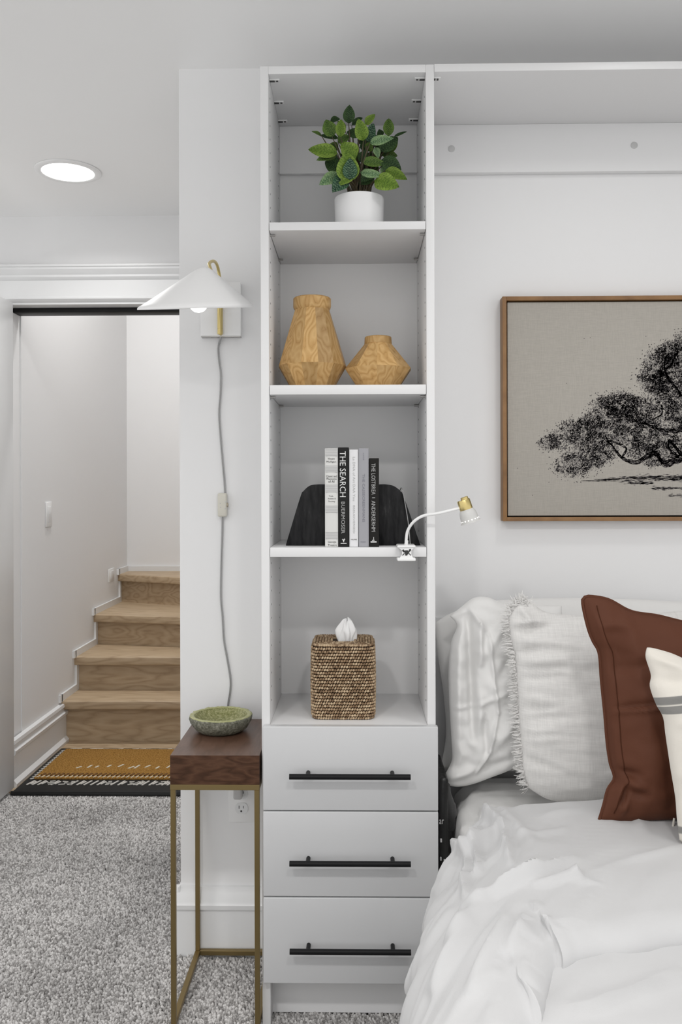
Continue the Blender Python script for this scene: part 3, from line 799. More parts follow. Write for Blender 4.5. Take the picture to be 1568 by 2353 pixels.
# tissue
def tissue():
    n, m = 56, 22; V = []
    c0 = at(796, 1472, YTB)
    for j in range(m + 1):
        f = j / m
        for i in range(n):
            a = 2 * PI * i / n
            r = (.0175 + .002 * math.sin(PI * f) - .0105 * max(0, f - .55) * 2.2) * (1 + .30 * math.sin(4 * a + 2.5 * f) + .16 * math.sin(7 * a - 3 * f))
            if j == m: r *= .25
            V.append((c0.x + r * math.cos(a) + .002 * f, YTB + r * .55 * math.sin(a), z1 - .012 + .056 * f + .006 * f * math.sin(2 * a + 1) + .003 * f * math.sin(5 * a)))
    Fs = [[j * n + i, j * n + (i + 1) % n, (j + 1) * n + (i + 1) % n, (j + 1) * n + i] for j in range(m) for i in range(n)]
    Fs.append([m * n + i for i in range(n)])
    return tag(npobj('tissue', V, Fs, M_tissue), 'white tissue pulled up out of the rattan box', 'tissue')
tissue()

# potted plant
YP = 2.12; ZP = 1.8486
pc = at(826, 470, YP)
pl = thing('potted_plant', 'leafy green plant in a plain white pot on the top shelf', 'plant', (pc.x, YP, ZP))
b = B(); lathe(b, [(0, ZP), (.056, ZP), (.0585, ZP + .003), (.0605, ZP + .088), (.0595, ZP + .090), (.056, ZP + .090), (.055, ZP + .075), (0, ZP + .075)], (pc.x, YP, 0), 48); obj('pot', b, M_pot, pl)
b = B(); lathe(b, [(.0548, ZP + .0762), (.03, ZP + .081), (0, ZP + .082)], (pc.x, YP, 0), 24); obj('soil', b, M_soil, pl)
def cp(x, y, dy=0.0): return at(580 + x * .28061, 120 + y * .28061, YP + dy)
def leaf(bx_, by_, tx, ty, w, dep, mi, bend=.25, fold=.25, tilt=0.0):
    p0, p1 = cp(bx_, by_, dep), cp(tx, ty, dep + tilt)
    ax = p1 - p0; Ln = ax.length; ax.normalize()
    view = Vector((0, -1, 0)); side = ax.cross(view).normalized(); nrm = side.cross(ax).normalized()
    if nrm.y > 0: nrm = -nrm
    hw_ = w * .28061 * .00106 / 2
    nu, nv = 4, 10; V = []; UV = []
    for j in range(nv + 1):
        t = j / nv
        prof = (math.sin(PI * min(1, t ** .8)) ** .75) * (1 - .18 * t) if 0 < t < 1 else 0.0
        for i in range(-nu, nu + 1):
            u = i / nu
            wav = .06 * math.sin(9 * t + 3 * u + bx_) * abs(u)
            q = p0 + ax * (Ln * t) + side * (hw_ * prof * u * 1.08) + nrm * (fold * hw_ * prof * (abs(u) ** 1.3) + bend * Ln * (t * (1 - t)) * 1.0 + wav * hw_)
            V.append(q); UV.append((u * prof, t))
    k = 2 * nu + 1; Fs = []
    for j in range(nv):
        for i in range(2 * nu): Fs.append([j * k + i, j * k + i + 1, (j + 1) * k + i + 1, (j + 1) * k + i])
    o = npobj('leaf', V, Fs, M_leaves[mi], pl)
    uvl = o.data.uv_layers.new(name='uv')
    idx = np.zeros(len(o.data.loops), dtype=np.int32); o.data.loops.foreach_get('vertex_index', idx)
    uvl.data.foreach_set('uv', np.array(UV)[idx].ravel())
    return p0
LEAVES = [  # base, tip, width (in hundredths of the shelf bay), depth, kind
 (790,585,797,430,98,0,2), (655,695,603,552,118,-.01,0), (722,695,728,548,84,-.02,1), (640,565,720,548,60,.02,2), (565,680,485,648,30,0,0),
 (705,705,550,682,48,.01,2), (700,830,458,798,120,-.03,1), (690,840,525,885,75,-.01,0), (720,960,595,895,125,0,2), (850,870,722,745,150,-.035,1),
 (910,725,868,542,112,-.04,1), (945,735,995,580,95,-.01,4), (925,592,1008,508,66,0,1), (815,600,905,535,48,.02,2), (1115,690,1118,542,92,0,0),
 (1160,692,1268,650,24,0,2), (1055,690,1038,630,60,.02,2), (965,742,1160,705,80,-.045,3), (1040,810,1195,700,125,-.01,2), (790,1065,772,815,185,-.055,1),
 (800,1045,802,865,118,-.062,4), (1060,880,1222,965,125,-.02,2), (900,895,1095,915,85,-.03,0), (885,985,1085,1015,70,-.05,3), (1090,968,1270,1045,95,-.03,1),
 (1000,1050,1205,1105,150,-.05,1), (715,1005,548,1085,110,-.04,3), (770,1030,655,1148,130,-.045,4), (835,1025,690,1095,52,-.06,1), (985,975,890,1065,110,-.02,2),
 (880,690,775,650,85,0,2), (700,735,800,690,85,.01,0), (660,960,612,885,90,.02,2), (960,870,915,950,95,0,2), (1010,780,1035,870,60,-.02,3),
 (1060,930,1095,1005,66,-.02,3), (880,900,935,800,75,-.01,2), (945,805,985,735,75,.0,0), (1010,735,1090,690,80,.02,2), (1000,1040,860,1075,70,-.02,2),
 (640,1010,700,960,80,.02,2), (1040,860,1090,760,90,.03,2), (800,960,720,880,110,.02,2), (1120,820,1190,690,80,.02,0), (900,1060,1010,1000,90,.02,2), (760,640,700,560,60,.03,0)]
stem_pts = []
rl = random.Random(21)
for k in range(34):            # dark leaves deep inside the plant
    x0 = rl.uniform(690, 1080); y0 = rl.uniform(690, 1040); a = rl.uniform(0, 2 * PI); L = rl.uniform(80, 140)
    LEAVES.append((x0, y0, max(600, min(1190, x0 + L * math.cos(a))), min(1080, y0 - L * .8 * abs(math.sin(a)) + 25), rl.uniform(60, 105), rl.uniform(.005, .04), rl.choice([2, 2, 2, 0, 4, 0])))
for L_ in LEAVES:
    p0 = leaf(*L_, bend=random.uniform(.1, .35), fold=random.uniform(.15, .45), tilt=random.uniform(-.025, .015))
    stem_pts.append(p0)
for i, p0 in enumerate(stem_pts):
    a = Vector((pc.x + random.uniform(-.022, .022), YP + random.uniform(-.02, .02), ZP + .078))
    mid = a.lerp(p0, .55) + Vector((0, random.uniform(0, .01), .012))
    b = B(); tube(b, catmull([a, mid, p0], 5), [.0016] * 9 + [.0011, .0009], 6); obj('stem', b, M_stem, pl)

# clip-on lamp on the third shelf
YL = 1.985
cl = thing('clip_lamp', 'white gooseneck clip lamp with brass socket clamped to the shelf edge', 'lamp', (at(934, 1284, YL).x, YL, 1.07))
xc = at(934, 1270, YL).x
b = B()
bx(b, xc - .021, xc + .021, 1.972, 2.03, 1.0995, 1.1055, .0025, 3)
bx(b, xc - .021, xc + .021, 1.972, 2.03, 1.0695, 1.0765, .0025, 3)
prism(b, [(-.019, 1.1), (-.010, 1.094), (-.010, 1.084), (-.0155, 1.0765), (.0155, 1.0765), (.011, 1.084), (.011, 1.094), (.019, 1.1)], lambda p, q, s: (xc + p, s, q), 1.975, 1.984)
cp_ = obj('clamp', b, M_white, cl)
# printed bug-like emblem on the clamp face
b = B(); YE_ = 1.9745
def blob(px, py, rx, ry, rot=0):
    c = at(px, py, YE_); vs = []
    for k in range(12):
        a = 2 * PI * k / 12; x = rx * math.cos(a); z = ry * math.sin(a)
        vs.append(b.verts.new((c.x + (x * math.cos(rot) - z * math.sin(rot)) * .00098, YE_, c.z + (x * math.sin(rot) + z * math.cos(rot)) * .00098)))
    b.faces.new(vs)
for a in ((933, 1267, 6.5, 2.6, .15), (935, 1271.5, 5.0, 2.4, -.1), (934, 1275, 3.4, 1.6, 0), (927, 1265, 2.6, 2.2, .8), (942.5, 1264.5, 2.4, 3.4, -.5), (927.5, 1274, 1.2, 3.6, -.7), (942.5, 1274, 1.1, 3.4, .7), (939, 1269, 3.0, 1.8, .6)): blob(*a)
obj('printed_emblem', b, M_ink, cp_, smooth=False, recalc=False)
YH = 1.95
neck = [Vector((xc, YL + .005, 1.10)), at(934, 1240, YL), at(938, 1218, 1.98), at(952, 1198, 1.97), at(974, 1185, 1.965), at(1005, 1180, 1.955), at(1035, 1173, YH), at(1060, 1167, YH)]
b = B(); P = catmull(neck, 8); tube(b, P, .0034, 10); tube(b, [Vector((xc, YL + .005, 1.104)), at(935, 1242, YL)], [.0048, .0038], 10); obj('gooseneck', b, M_white, cl)
# head: axis tilted
hc = at(1077, 1184, YH)
axd = (at(1068, 1160, YH) - at(1080, 1195, YH)).normalized()
R = Vector((0, 0, 1)).rotation_difference(axd).to_matrix().to_4x4()
b = B(); lathe(b, [(.0238, -.0165), (.0215, -.0145), (.0203, -.009), (.0200, -.001), (.0186, .007), (.0160, .0125), (.012, .016), (.010, .0165), (.010, .015), (.0150, .0115), (.0176, .0062), (.0188, -.001), (.0192, -.009), (.0203, -.0145), (.0238, -.0165)], hc, 32, R)
hd = obj('shade', b, mat('grey_white_enamel', (.60, .595, .58), .4), cl)
b = B(); lathe(b, [(0, .013), (.0145, .013), (.0148, .015), (.0148, .034), (.0135, .0365), (0, .0365)], hc, 24, R)
lathe(b, [(0, .014), (.0085, .014), (.0085, .041), (.0075, .042), (0, .042)], hc + R.to_3x3() @ Vector((.0035, -.002, 0)), 20, R); obj('socket', b, M_brass, cl)
M_glow = emis('lit_vent_hole', (1, .98, .94), 1.2)
for k in range(16):
    a = 2 * PI * k / 16 + .1
    c = hc + R.to_3x3() @ Vector((.0203 * math.cos(a), .0203 * math.sin(a), -.0105)); o_ = (R.to_3x3() @ Vector((math.cos(a), math.sin(a), .3))).normalized()
    b = B(); cyl(b, c - o_ * .0005, c + o_ * .0006, .0014, 10); obj('vent_hole', b, M_glow, hd)
b = B(); lathe(b, [(0, -.013), (.008, -.011), (.0105, -.004), (.008, .004), (0, .008)], hc, 20, R); obj('bulb', b, M_shade, cl)
b = B(); tube(b, catmull([at(943, 1250, 2.035), at(939, 1205, 2.045), at(931, 1155, 2.05), at(924, 1122, 2.054), at(919, 1128, 2.09), at(912, 1144, 2.145)], 6), .0011, 6); obj('cord', b, M_cord, cl)

# ------------------------------------------------------------------ picture
YC = 2.284; YFf = 2.276
art = thing('framed_picture', 'framed ink drawing of a spreading oak hanging over the bed', 'picture', (at(1500, 1197, YFf).x, YFf, at(1300, 1198, YFf).z))
fx0, fz0, fz1 = at(1156, 940, YFf).x, at(1300, 1197.5, YFf).z, at(1160, 681, YFf).z
fx1 = fx0 + .93
fwd = .0105
b = B(); bx(b, fx0, fx0 + fwd, YFf, YW - .001, fz0, fz1, .0008); obj('frame_side', b, M_fwood, art)
b = B(); bx(b, fx1 - fwd, fx1, YFf, YW - .001, fz0, fz1, .0008); obj('frame_side', b, M_fwood, art)
b = B(); bx(b, fx0 + fwd, fx1 - fwd, YFf, YW - .001, fz1 - fwd, fz1, .0008); obj('frame_top', b, M_fwood, art)
b = B(); bx(b, fx0 + fwd, fx1 - fwd, YFf, YW - .001, fz0, fz0 + fwd, .0008); obj('frame_bottom', b, M_fwood, art)
b = B(); bx(b, fx0 + fwd, fx1 - fwd, YW - .012, YW - .002, fz0 + fwd, fz1 - fwd); obj('backing', b, M_gap, art, smooth=False)
M_canvas = fabric('raw_canvas', (0.43, 0.405, 0.365), 900, 0.18, sheen=0.0)
g = .0036
b = B(); bx(b, fx0 + fwd + g, fx1 - fwd - g, YC, YW - .012, fz0 + fwd + g, fz1 - fwd - g, .001); canvas = obj('canvas', b, M_canvas, art)
def drawing():
    rng = random.Random(11)
    V = []; Fs = []; Mi = []
    Yd = YC - .0003
    cz0, cx0 = fz0 + fwd + g, fx0 + fwd + g
    def stroke(x, y, L, a, w, mi):
        p = at(x, y, Yd); 
        if not (cx0 + .003 < p.x < fx1 - fwd - g - .003 and cz0 + .003 < p.z < fz1 - fwd - .006): return
        L *= .00114; w *= .00114
        d = Vector((math.cos(a), 0, math.sin(a))) * L / 2; n = Vector((-math.sin(a), 0, math.cos(a))) * w / 2
        i = len(V); V.extend([p - d, p - n, p + d, p + n]); Fs.append([i, i + 1, i + 2, i + 3]); Mi.append(mi)
    def line(pts, w0, w1, mi=0, rough=1.0):
        P = catmull([(x, y, 0) for x, y in pts], 10); n = len(P)
        for i in range(n - 1):
            f = i / n; w = w0 + (w1 - w0) * f
            a = P[i]; c = P[i + 1]; m_ = (a + c) / 2
            w *= 1.5
            for _ in range(max(1, int(w / 1.5))):
                o = rng.uniform(-w / 2, w / 2)
                stroke(m_.x + rng.uniform(-1, 1), m_.y + o, (c - a).length * 1.9 + 3, math.atan2(-(c.y - a.y), c.x - a.x) + rng.uniform(-.15, .15), rng.uniform(1.2, 2.4) * rough, mi if rng.random() < .75 else 1)
    clusters = [  # foliage masses: centre, radii, strokes, darkness
     (1262,1018,26,18,300,.35), (1290,1008,34,26,460,.5), (1330,992,44,32,900,.6), (1362,985,40,36,900,.75), (1318,1068,46,30,620,.45), (1350,1050,48,34,900,.55), (1385,1035,36,28,700,.5),
     (1300,1078,24,14,160,.3), (1392,935,36,28,650,.65), (1428,930,42,30,1000,.85), (1465,945,40,34,950,.85), (1408,980,44,40,1000,.6), (1450,985,46,40,900,.5), (1490,1000,44,44,1000,.6),
     (1500,870,36,34,650,.45), (1520,835,42,40,900,.55), (1545,815,38,30,850,.7), (1512,880,36,30,650,.75), (1550,870,44,44,1100,.75), (1530,925,44,36,900,.6), (1565,945,44,40,900,.55), (1540,990,42,40,900,.6),
     (1475,1035,40,22,500,.5), (1520,1040,40,26,560,.55), (1560,1030,30,30,500,.6), (1500,1062,24,12,160,.4), (1600,800,60,40,1200,.6), (1620,870,60,60,1400,.6), (1610,960,60,60,1300,.6)]
    clusters += [(2 * 1640 - a, b_ + 8, c, d, n, k) for a, b_, c, d, n, k in clusters[:22]]
    for (cx_, cy_, rx, ry, n, dk) in clusters:
        for k_ in range(int(n * 1.7)):
            a = rng.uniform(0, 2 * PI); r = math.sqrt(rng.random()) * rng.uniform(.75, 1.2)
            x = cx_ + rx * r * math.cos(a); y = cy_ + ry * r * math.sin(a)
            v = noise.noise(Vector((x * .045, y * .055, 3.1))) + .5 * noise.noise(Vector((x * .13, y * .15, 9.0)))
            if k_ % 2 == 0:      # even, pale hatching fills the mass
                if r < 1.05: stroke(x, y, rng.uniform(2.5, 6.5), rng.gauss(.9, .8), rng.uniform(.8, 1.4), 2 if rng.random() < .65 else 1)
                continue
            if v < .10 - dk * .5 + .25 * (r > 1): continue
            k = rng.random()
            stroke(x, y, rng.uniform(2.2, 7.0), rng.gauss(.9, .9), rng.uniform(1.0, 2.3), 0 if k < dk * .8 else (1 if k < .85 else 2))
        for _ in range(int(n * .05)):       # loose leaves at the fringe
            a = rng.uniform(0, 2 * PI); x = cx_ + rx * 1.22 * math.cos(a) * rng.uniform(.9, 1.15); y = cy_ + ry * 1.22 * math.sin(a) * rng.uniform(.9, 1.15)
            stroke(x, y, rng.uniform(2, 4), rng.uniform(0, PI), rng.uniform(1.2, 2.4), 1)
    # limbs
    line([(1655, 1010), (1600, 1040), (1560, 1055), (1528, 1066), (1508, 1042), (1486, 1050), (1462, 1062), (1430, 1052), (1410, 1028), (1395, 1012)], 15, 3)
    line([(1430, 1050), (1440, 1030), (1418, 1018), (1398, 1012)], 5, 2)
    line([(1575, 1052), (1558, 1035), (1545, 1018), (1536, 1012)], 8, 3)
    line([(1560, 1050), (1538, 1030), (1538, 1012)], 5, 2)
    line([(1655, 990), (1590, 985), (1548, 990), (1510, 985), (1478, 970)], 9, 3)
    line([(1600, 960), (1560, 900), (1532, 860), (1528, 830), (1538, 812)], 7, 2.5)
    line([(1530, 850), (1548, 830), (1560, 800)], 4, 1.5)
    line([(1500, 965), (1522, 950), (1520, 930)], 4, 2)
    line([(1640, 1090), (1635, 1040), (1640, 980), (1660, 900)], 46, 22)
    line([(1660, 1010), (1720, 1040), (1790, 1055), (1860, 1035)], 16, 4)
    # ground shadow
    for _ in range(2300):
        x = rng.uniform(1340, 1960); f = min(1, (x - 1340) / 90) * min(1, (1960 - x) / 90)
        y = 1105 - 7 * min(1, (x - 1340) / 160) + rng.gauss(0, 1) * 3.0 * f
        if noise.noise(Vector((x * .02, y * .4, 1))) > -.25: stroke(x, y, rng.uniform(5, 14), rng.uniform(-.06, .12), rng.uniform(.7, 1.5), 1 if rng.random() < .7 else 0)
    for (ax, bx2, yy, n) in ((1445, 1500, 1110, 130), (1500, 1620, 1122, 240), (1535, 1650, 1138, 110), (1540, 1600, 1102, 100)):
        for _ in range(n): stroke(rng.uniform(ax, bx2), yy + rng.gauss(0, 1.8), rng.uniform(4, 12), rng.uniform(-.15, .1), rng.uniform(.7, 1.4), 1)
    for x, y in ((1190, 1076), (1224, 1138), (1262, 1108), (1302, 881), (1343, 778), (1357, 776), (1485, 773), (1450, 872)): stroke(x, y, 2.5, 1, 2, 1)
    inks = [mat('ink_dark', (0.035, 0.030, 0.032), .9, spec=.1), mat('ink_mid', (0.10, 0.092, 0.095), .9, spec=.1), mat('ink_pale', (0.22, 0.205, 0.20), .9, spec=.1)]
    stuff(npobj('tree_drawing', V, Fs, inks, canvas, smooth=False, fmat=Mi))
drawing()

# ------------------------------------------------------------------ wall lamp
wl = thing('wall_lamp', 'white cone wall lamp on a brass arm with a long cord', 'lamp', (at(505, 778, YW).x, YW, at(505, 778, YW).z))
YPf = YW - .022
a0, a1 = at(461, 772, YPf), at(553, 648, YPf)
wp = obj('wall_plate', bx(B(), a0.x, a1.x, YPf, YW, a0.z, a1.z, .0012), M_white, wl)
b = B(); bx(b, a0.x + .001, a1.x - .001, YPf + .002, YW, a0.z - .0025, a0.z + .0004); obj('bottom_cover', b, M_nickel, wp)
for px in (484, 533):
    x = at(px, 775, YPf).x; b = B(); cyl(b, (x, YPf + .011, a0.z - .0035), (x, YPf + .011, a0.z), .0028, 12); obj('screw', b, M_nickel, wp)
YA = YPf - .012
lo = at(506, 768, YA); jt = at(506, 757, YA)
b = B(); cyl(b, lo, jt, .0072, 20); cyl(b, jt + Vector((0, 0, .0016)), at(506, 690, YA), .0072, 20)
cyl(b, jt, jt + Vector((0, 0, .0016)), .0060, 20)
cyl(b, (lo.x, YA, lo.z + .004), (lo.x, YPf + .001, lo.z + .004), .0055, 14); obj('arm_socket', b, M_brass, wl)
YSH = 2.10
ap = at(468, 612, YSH)
arc = catmull([at(506, 695, YA), at(506, 650, YA), at(502, 620, YA - .01), at(497, 605, YA - .035), at(490, 600, YA - .07), at(481, 606, YA - .11), Vector((ap.x + .012, YSH + .035, ap.z - .004)), Vector((ap.x, YSH + .01, ap.z - .016))], 8)
b = B(); tube(b, arc, .0040, 12); obj('arm', b, M_brass, wl)
# shade: lathe about a tilted axis
rimc = at(450, 707, YSH)
axd = Vector((-.02, -.205, 1.0)).normalized()
R = Vector((0, 0, 1)).rotation_difference(axd).to_matrix().to_4x4()
H = .100
prof_o = [(.1380, -.002), (.1390, .0005), (.1375, .0045), (.125, .0125), (.10, .0300), (.07, .0520), (.045, .0700), (.030, .0810), (.021, .0872), (.014, .0912), (.007, .0938), (0, .0945)]
prof_i = [(0, .092), (.012, .0895), (.028, .0795), (.043, .0685), (.068, .0505), (.098, .0285), (.123, .011), (.1362, .002), (.1380, -.002)]
SH = Matrix(((1, 0, .28, 0), (0, 1, 0, 0), (0, 0, 1, 0), (0, 0, 0, 1)))
b = B(); lathe(b, prof_i + prof_o, rimc, 72, R @ SH); obj('shade', b, M_shade, wl, smooth=50)
b = B(); bc = rimc + R.to_3x3() @ Vector((.008, 0, .03)); lathe(b, [(0, .032), (.014, .032), (.014, .0), (0, 0)], bc, 20, R); obj('lamp_holder', b, M_white, wl)
b = B(); lathe(b, [(0, -.030), (.010, -.0285), (.018, -.022), (.0225, -.010), (.022, .002), (.016, .018), (.012, .03), (.012, .046), (0, .046)], rimc + R.to_3x3() @ Vector((.008, -.006, .018)), 28, R); obj('bulb', b, M_bulb, wl)
# cord
YCd = YW - .006
cpx = [(507, 778), (502, 800), (504, 830), (508, 862), (507, 905), (504, 950), (507, 1000), (512, 1060), (516, 1105), (518, 1136)]
cpy = [(512, 1184), (511, 1230), (509, 1300), (508, 1370), (512, 1420), (515, 1470), (522, 1510), (530, 1560), (529, 1590), (524, 1625), (523, 1680), (527, 1740), (536, 1790), (547, 1812)]
first = Vector((lo.x, YA + .006, lo.z - .002))
b = B()
for off in (-.0014, .0014):
    for pts in (cpx, cpy):
        tube(b, catmull([at(x, y, YCd) + Vector((off, 0, 0)) for x, y in pts], 6), .0016, 7)
tube(b, catmull([at(507, 770, YPf + .01), at(507, 776, YPf + .006), at(504, 790, YCd)], 4), .0030, 8)
obj('cord', b, M_cord, wl)
p0, p1 = at(503, 1187, YW), at(526, 1133, YW)
b = B(); bx(b, p0.x, p1.x - .003, YW - .022, YW - .002, p0.z, p1.z, .004, 3); sw = obj('cord_switch', b, M_cream, wl)
b = B(); lathe(b, [(0, -.004), (.0055, -.004), (.0055, .004), (0, .004)], ((p0.x + p1.x) / 2 + .010, YW - .014, (p0.z + p1.z) / 2), 20, Matrix.Rotation(PI / 2, 4, 'Y')); obj('switch_wheel', b, mat('worn_switch', (.40, .35, .27), .5), sw)
for dx, dz in ((-.006, .004), (-.005, -.006), (.008, .008), (.007, -.010)):
    c = Vector(((p0.x + p1.x) / 2 + dx, YW - .0215, (p0.z + p1.z) / 2 + dz)); b = B(); cyl(b, c, c + Vector((0, -.0008, 0)), .0016, 10); obj('screw', b, M_nickel, sw)
pp = at(551, 1818, YW)
b = B(); bx(b, pp.x - .013, pp.x + .010, YW - .034, YW - .0085, pp.z - .012, pp.z + .022, .005, 3); obj('plug', b, mat('clear_grey_plastic', (.52, .515, .51), .25), wl)

# outlet
oc = at(556, 1838, YW)
ot = thing('power_outlet', 'white double power outlet low on the wall behind the side table', 'outlet', (oc.x, YW, oc.z - .058))
obj('cover_plate', bx(B(), oc.x - .035, oc.x + .035, YW - .006, YW, oc.z - .058, oc.z + .058, .002), M_white, ot)
def rec(z):
    b = B(); pts = []
    for k in range(28):
        a = 2 * PI * k / 28; pts.append((.0172 * math.cos(a), max(-.0142, min(.0142, .0172 * math.sin(a)))))
    prism(b, pts, lambda p, q, s: (oc.x + p, s, z + q), YW - .0085, YW - .004)
    r_ = obj('receptacle', b, M_trim, ot)
    b = B(); bx(b, oc.x - .0072, oc.x - .0055, YW - .0088, YW - .008, z - .001, z + .0072); bx(b, oc.x + .0045, oc.x + .006, YW - .0088, YW - .008, z, z + .0068); cyl(b, (oc.x - .0005, YW - .0088, z - .0075), (oc.x - .0005, YW - .008, z - .0075), .0026, 12)
    obj('slots', b, M_dark, r_, smooth=False)
rec(oc.z + .0195); rec(oc.z - .0195)

# ------------------------------------------------------------------ side table and bowl
TX0, TX1, TY0, TY1, TZ = -.4285, -.2235, 1.982, 2.296, .6255
st = thing('side_table', 'narrow walnut side table on a thin brass frame beside the drawers', 'table', ((TX0 + TX1) / 2, 2.14, 0))
b = B(); bx(b, TX0, TX1, TY0, TY1, TZ - .067, TZ, .0008, 1)
for f in b.faces: f.material_index = 1 if f.normal.z > .9 else 0
obj('tabletop', b, [M_walnut, M_walnut_sheen], st)
q = .0125
b = B(); zf0, zf1 = TZ - .067 - .0125, TZ - .067
bx(b, TX0, TX1, TY0, TY0 + q, zf0, zf1, .0006, 1); bx(b, TX0, TX1, TY1 - q, TY1, zf0, zf1, .0006, 1); bx(b, TX0, TX0 + q, TY0 + q, TY1 - q, zf0, zf1, .0006, 1); bx(b, TX1 - q, TX1, TY0 + q, TY1 - q, zf0, zf1, .0006, 1)
obj('top_frame', b, M_abrass, st)
for X in (TX0, TX1 - q):
    for Y in (TY0, TY1 - q):
        obj('leg', bx(B(), X + .0005, X + q - .0005, Y + .0005, Y + q - .0005, .004, zf0, .0008, 1), M_abrass, st)
b = B(); zq = .006
bx(b, TX0, TX0 + q, TY0 + q, TY1 - q, zq, zq + .0125, .0006, 1); obj('stretcher', b, M_abrass, st)
b = B(); bx(b, TX1 - q, TX1, TY0 + q, TY1 - q, zq, zq + .0125, .0006, 1); obj('stretcher', b, M_abrass, st)
b = B(); bx(b, TX0 + q, TX1 - q, TY1 - q, TY1, zq, zq + .0125, .0006, 1); obj('stretcher', b, M_abrass, st)
# bowl
def bowl():
    YBW = 2.185
    c = at(508, 1690, YBW); cx_ = c.x; R0 = .0775
    prof = [(0, 0), (.6, 0), (.70, .02), (.86, .14), (.97, .32), (1.0, .45), (.99, .53), (.955, .555), (.90, .555), (.855, .53), (.82, .46), (.72, .33), (.5, .22), (.25, .165), (0, .15)]
    mi_ = [0, 0, 0, 0, 0, 0, 2, 2, 2, 1, 1, 1, 1, 1]
    seg = 96; V = []; Fs = []; Mi = []
    for j, (r, z) in enumerate(prof):
        for k in range(seg):
            a = 2 * PI * k / seg
            p = Vector((math.cos(a) * r, math.sin(a) * r, z))
            n_ = .034 * noise.noise(p * 5) + .030 * noise.noise(p * 14) if 2 < j < 8 else (.010 * noise.noise(p * 9) if j < 12 else 0)
            fac = 1 + n_ + (.012 * abs(math.sin(a * 7)) if 2 < j < 7 else 0)
            V.append((cx_ + p.x * R0 * fac, YBW + p.y * R0 * fac, TZ + (p.z + (n_ * .6 if 5 < j < 10 else 0)) * R0 * 1.0))
    for j in range(len(prof) - 1):
        for k in range(seg):
            Fs.append([j * seg + k, j * seg + (k + 1) % seg, (j + 1) * seg + (k + 1) % seg, (j + 1) * seg + k]); Mi.append(mi_[j])
    t = thing('bowl', 'rough green stoneware bowl on the walnut side table', 'bowl', (cx_, YBW, TZ))
    npobj('body', V, [f for f, m_ in zip(Fs, Mi)], [M_stone, M_green, M_rim], t, fmat=Mi)
bowl()

# ------------------------------------------------------------------ bed
def ridge(px, py, R):
    "sum of soft creases given as (x0, y0, x1, y1, width, height)"
    h = 0.0
    for x0, y0, x1, y1, w, a in R:
        dx, dy = x1 - x0, y1 - y0; L2 = dx * dx + dy * dy
        t = ((px - x0) * dx + (py - y0) * dy) / L2
        tc = max(0, min(1, t)); d2 = (px - x0 - dx * tc) ** 2 + (py - y0 - dy * tc) ** 2
        if d2 > 9 * w * w: continue
        h += a * math.exp(-d2 / (w * w)) * (.35 + .65 * math.sin(PI * min(1, max(0, .08 + .84 * tc))))
    return h
def resample(pts, n):
    P = catmull([(x, y, 0) for x, y in pts], 12)
    d = [0]
    for a, c in zip(P, P[1:]): d.append(d[-1] + (c - a).length)
    out = []; j = 0
    for i in range(n + 1):
        s_ = d[-1] * i / n
        while j < len(d) - 2 and d[j + 1] < s_: j += 1
        f = (s_ - d[j]) / max(1e-9, d[j + 1] - d[j]); out.append(P[j].lerp(P[j + 1], f))
    return out
def cushion(top, bottom, left, right, Y0, z0, k, T, Tb, n=64, R=(), wr=.004, wsc=.012, aniso=(1, 1), p=2.4, q=.55, seed=0.0):
    "closed cushion: outline curves (photo px on the leaning plane), bulging T towards the room and Tb behind"
    t_, b_, l_, r_ = resample(top, n), resample(bottom, n), resample(left, n), resample(right, n)
    nrm = Vector((0, -1, k)).normalized()
    V = []; G = []; E = {}
    for j in range(n + 1):
        v = j / n
        for i in range(n + 1):
            u = i / n
            P = t_[i] * (1 - v) + b_[i] * v + l_[j] * (1 - u) + r_[j] * u - (t_[0] * (1 - u) * (1 - v) + t_[n] * u * (1 - v) + b_[0] * (1 - u) * v + b_[n] * u * v)
            G.append((P.x, P.y, u, v))
    front = []; Fs = []
    for (x, y, u, v) in G:
        bul = ((1 - abs(2 * u - 1) ** p) * (1 - abs(2 * v - 1) ** p)) ** q if 0 < u < 1 and 0 < v < 1 else 0
        edge = min(1, 12 * min(u, 1 - u, v, 1 - v) + .12)
        w = wr * (noise.noise(Vector((x * wsc * aniso[0], y * wsc * aniso[1], seed))) + .5 * noise.noise(Vector((x * wsc * 2.3 * aniso[0], y * wsc * 2.3 * aniso[1], seed + 5))))
        h = T * bul + (w + ridge(x, y, R)) * edge + .004
        front.append(at_plane(x, y, Y0, z0, k) + nrm * h)
    back = [at_plane(x, y, Y0, z0, k) - nrm * (Tb * ((max(0, (1 - abs(2 * u - 1) ** p) * (1 - abs(2 * v - 1) ** p))) ** q) + .0) for (x, y, u, v) in G]
    m = n + 1; V = front + back; N = len(front)
    for j in range(n):
        for i in range(n):
            a = j * m + i
            Fs.append([a, a + m, a + m + 1, a + 1]); Fs.append([N + a, N + a + 1, N + a + m + 1, N + a + m])
    for i in range(n):
        for a, c in ((i, i + 1), (n * m + i + 1, n * m + i), (i * m + m, i * m), (i * m + n, i * m + m + n)):
            Fs.append([a, c, N + c, N + a])
    return V, Fs, front, G

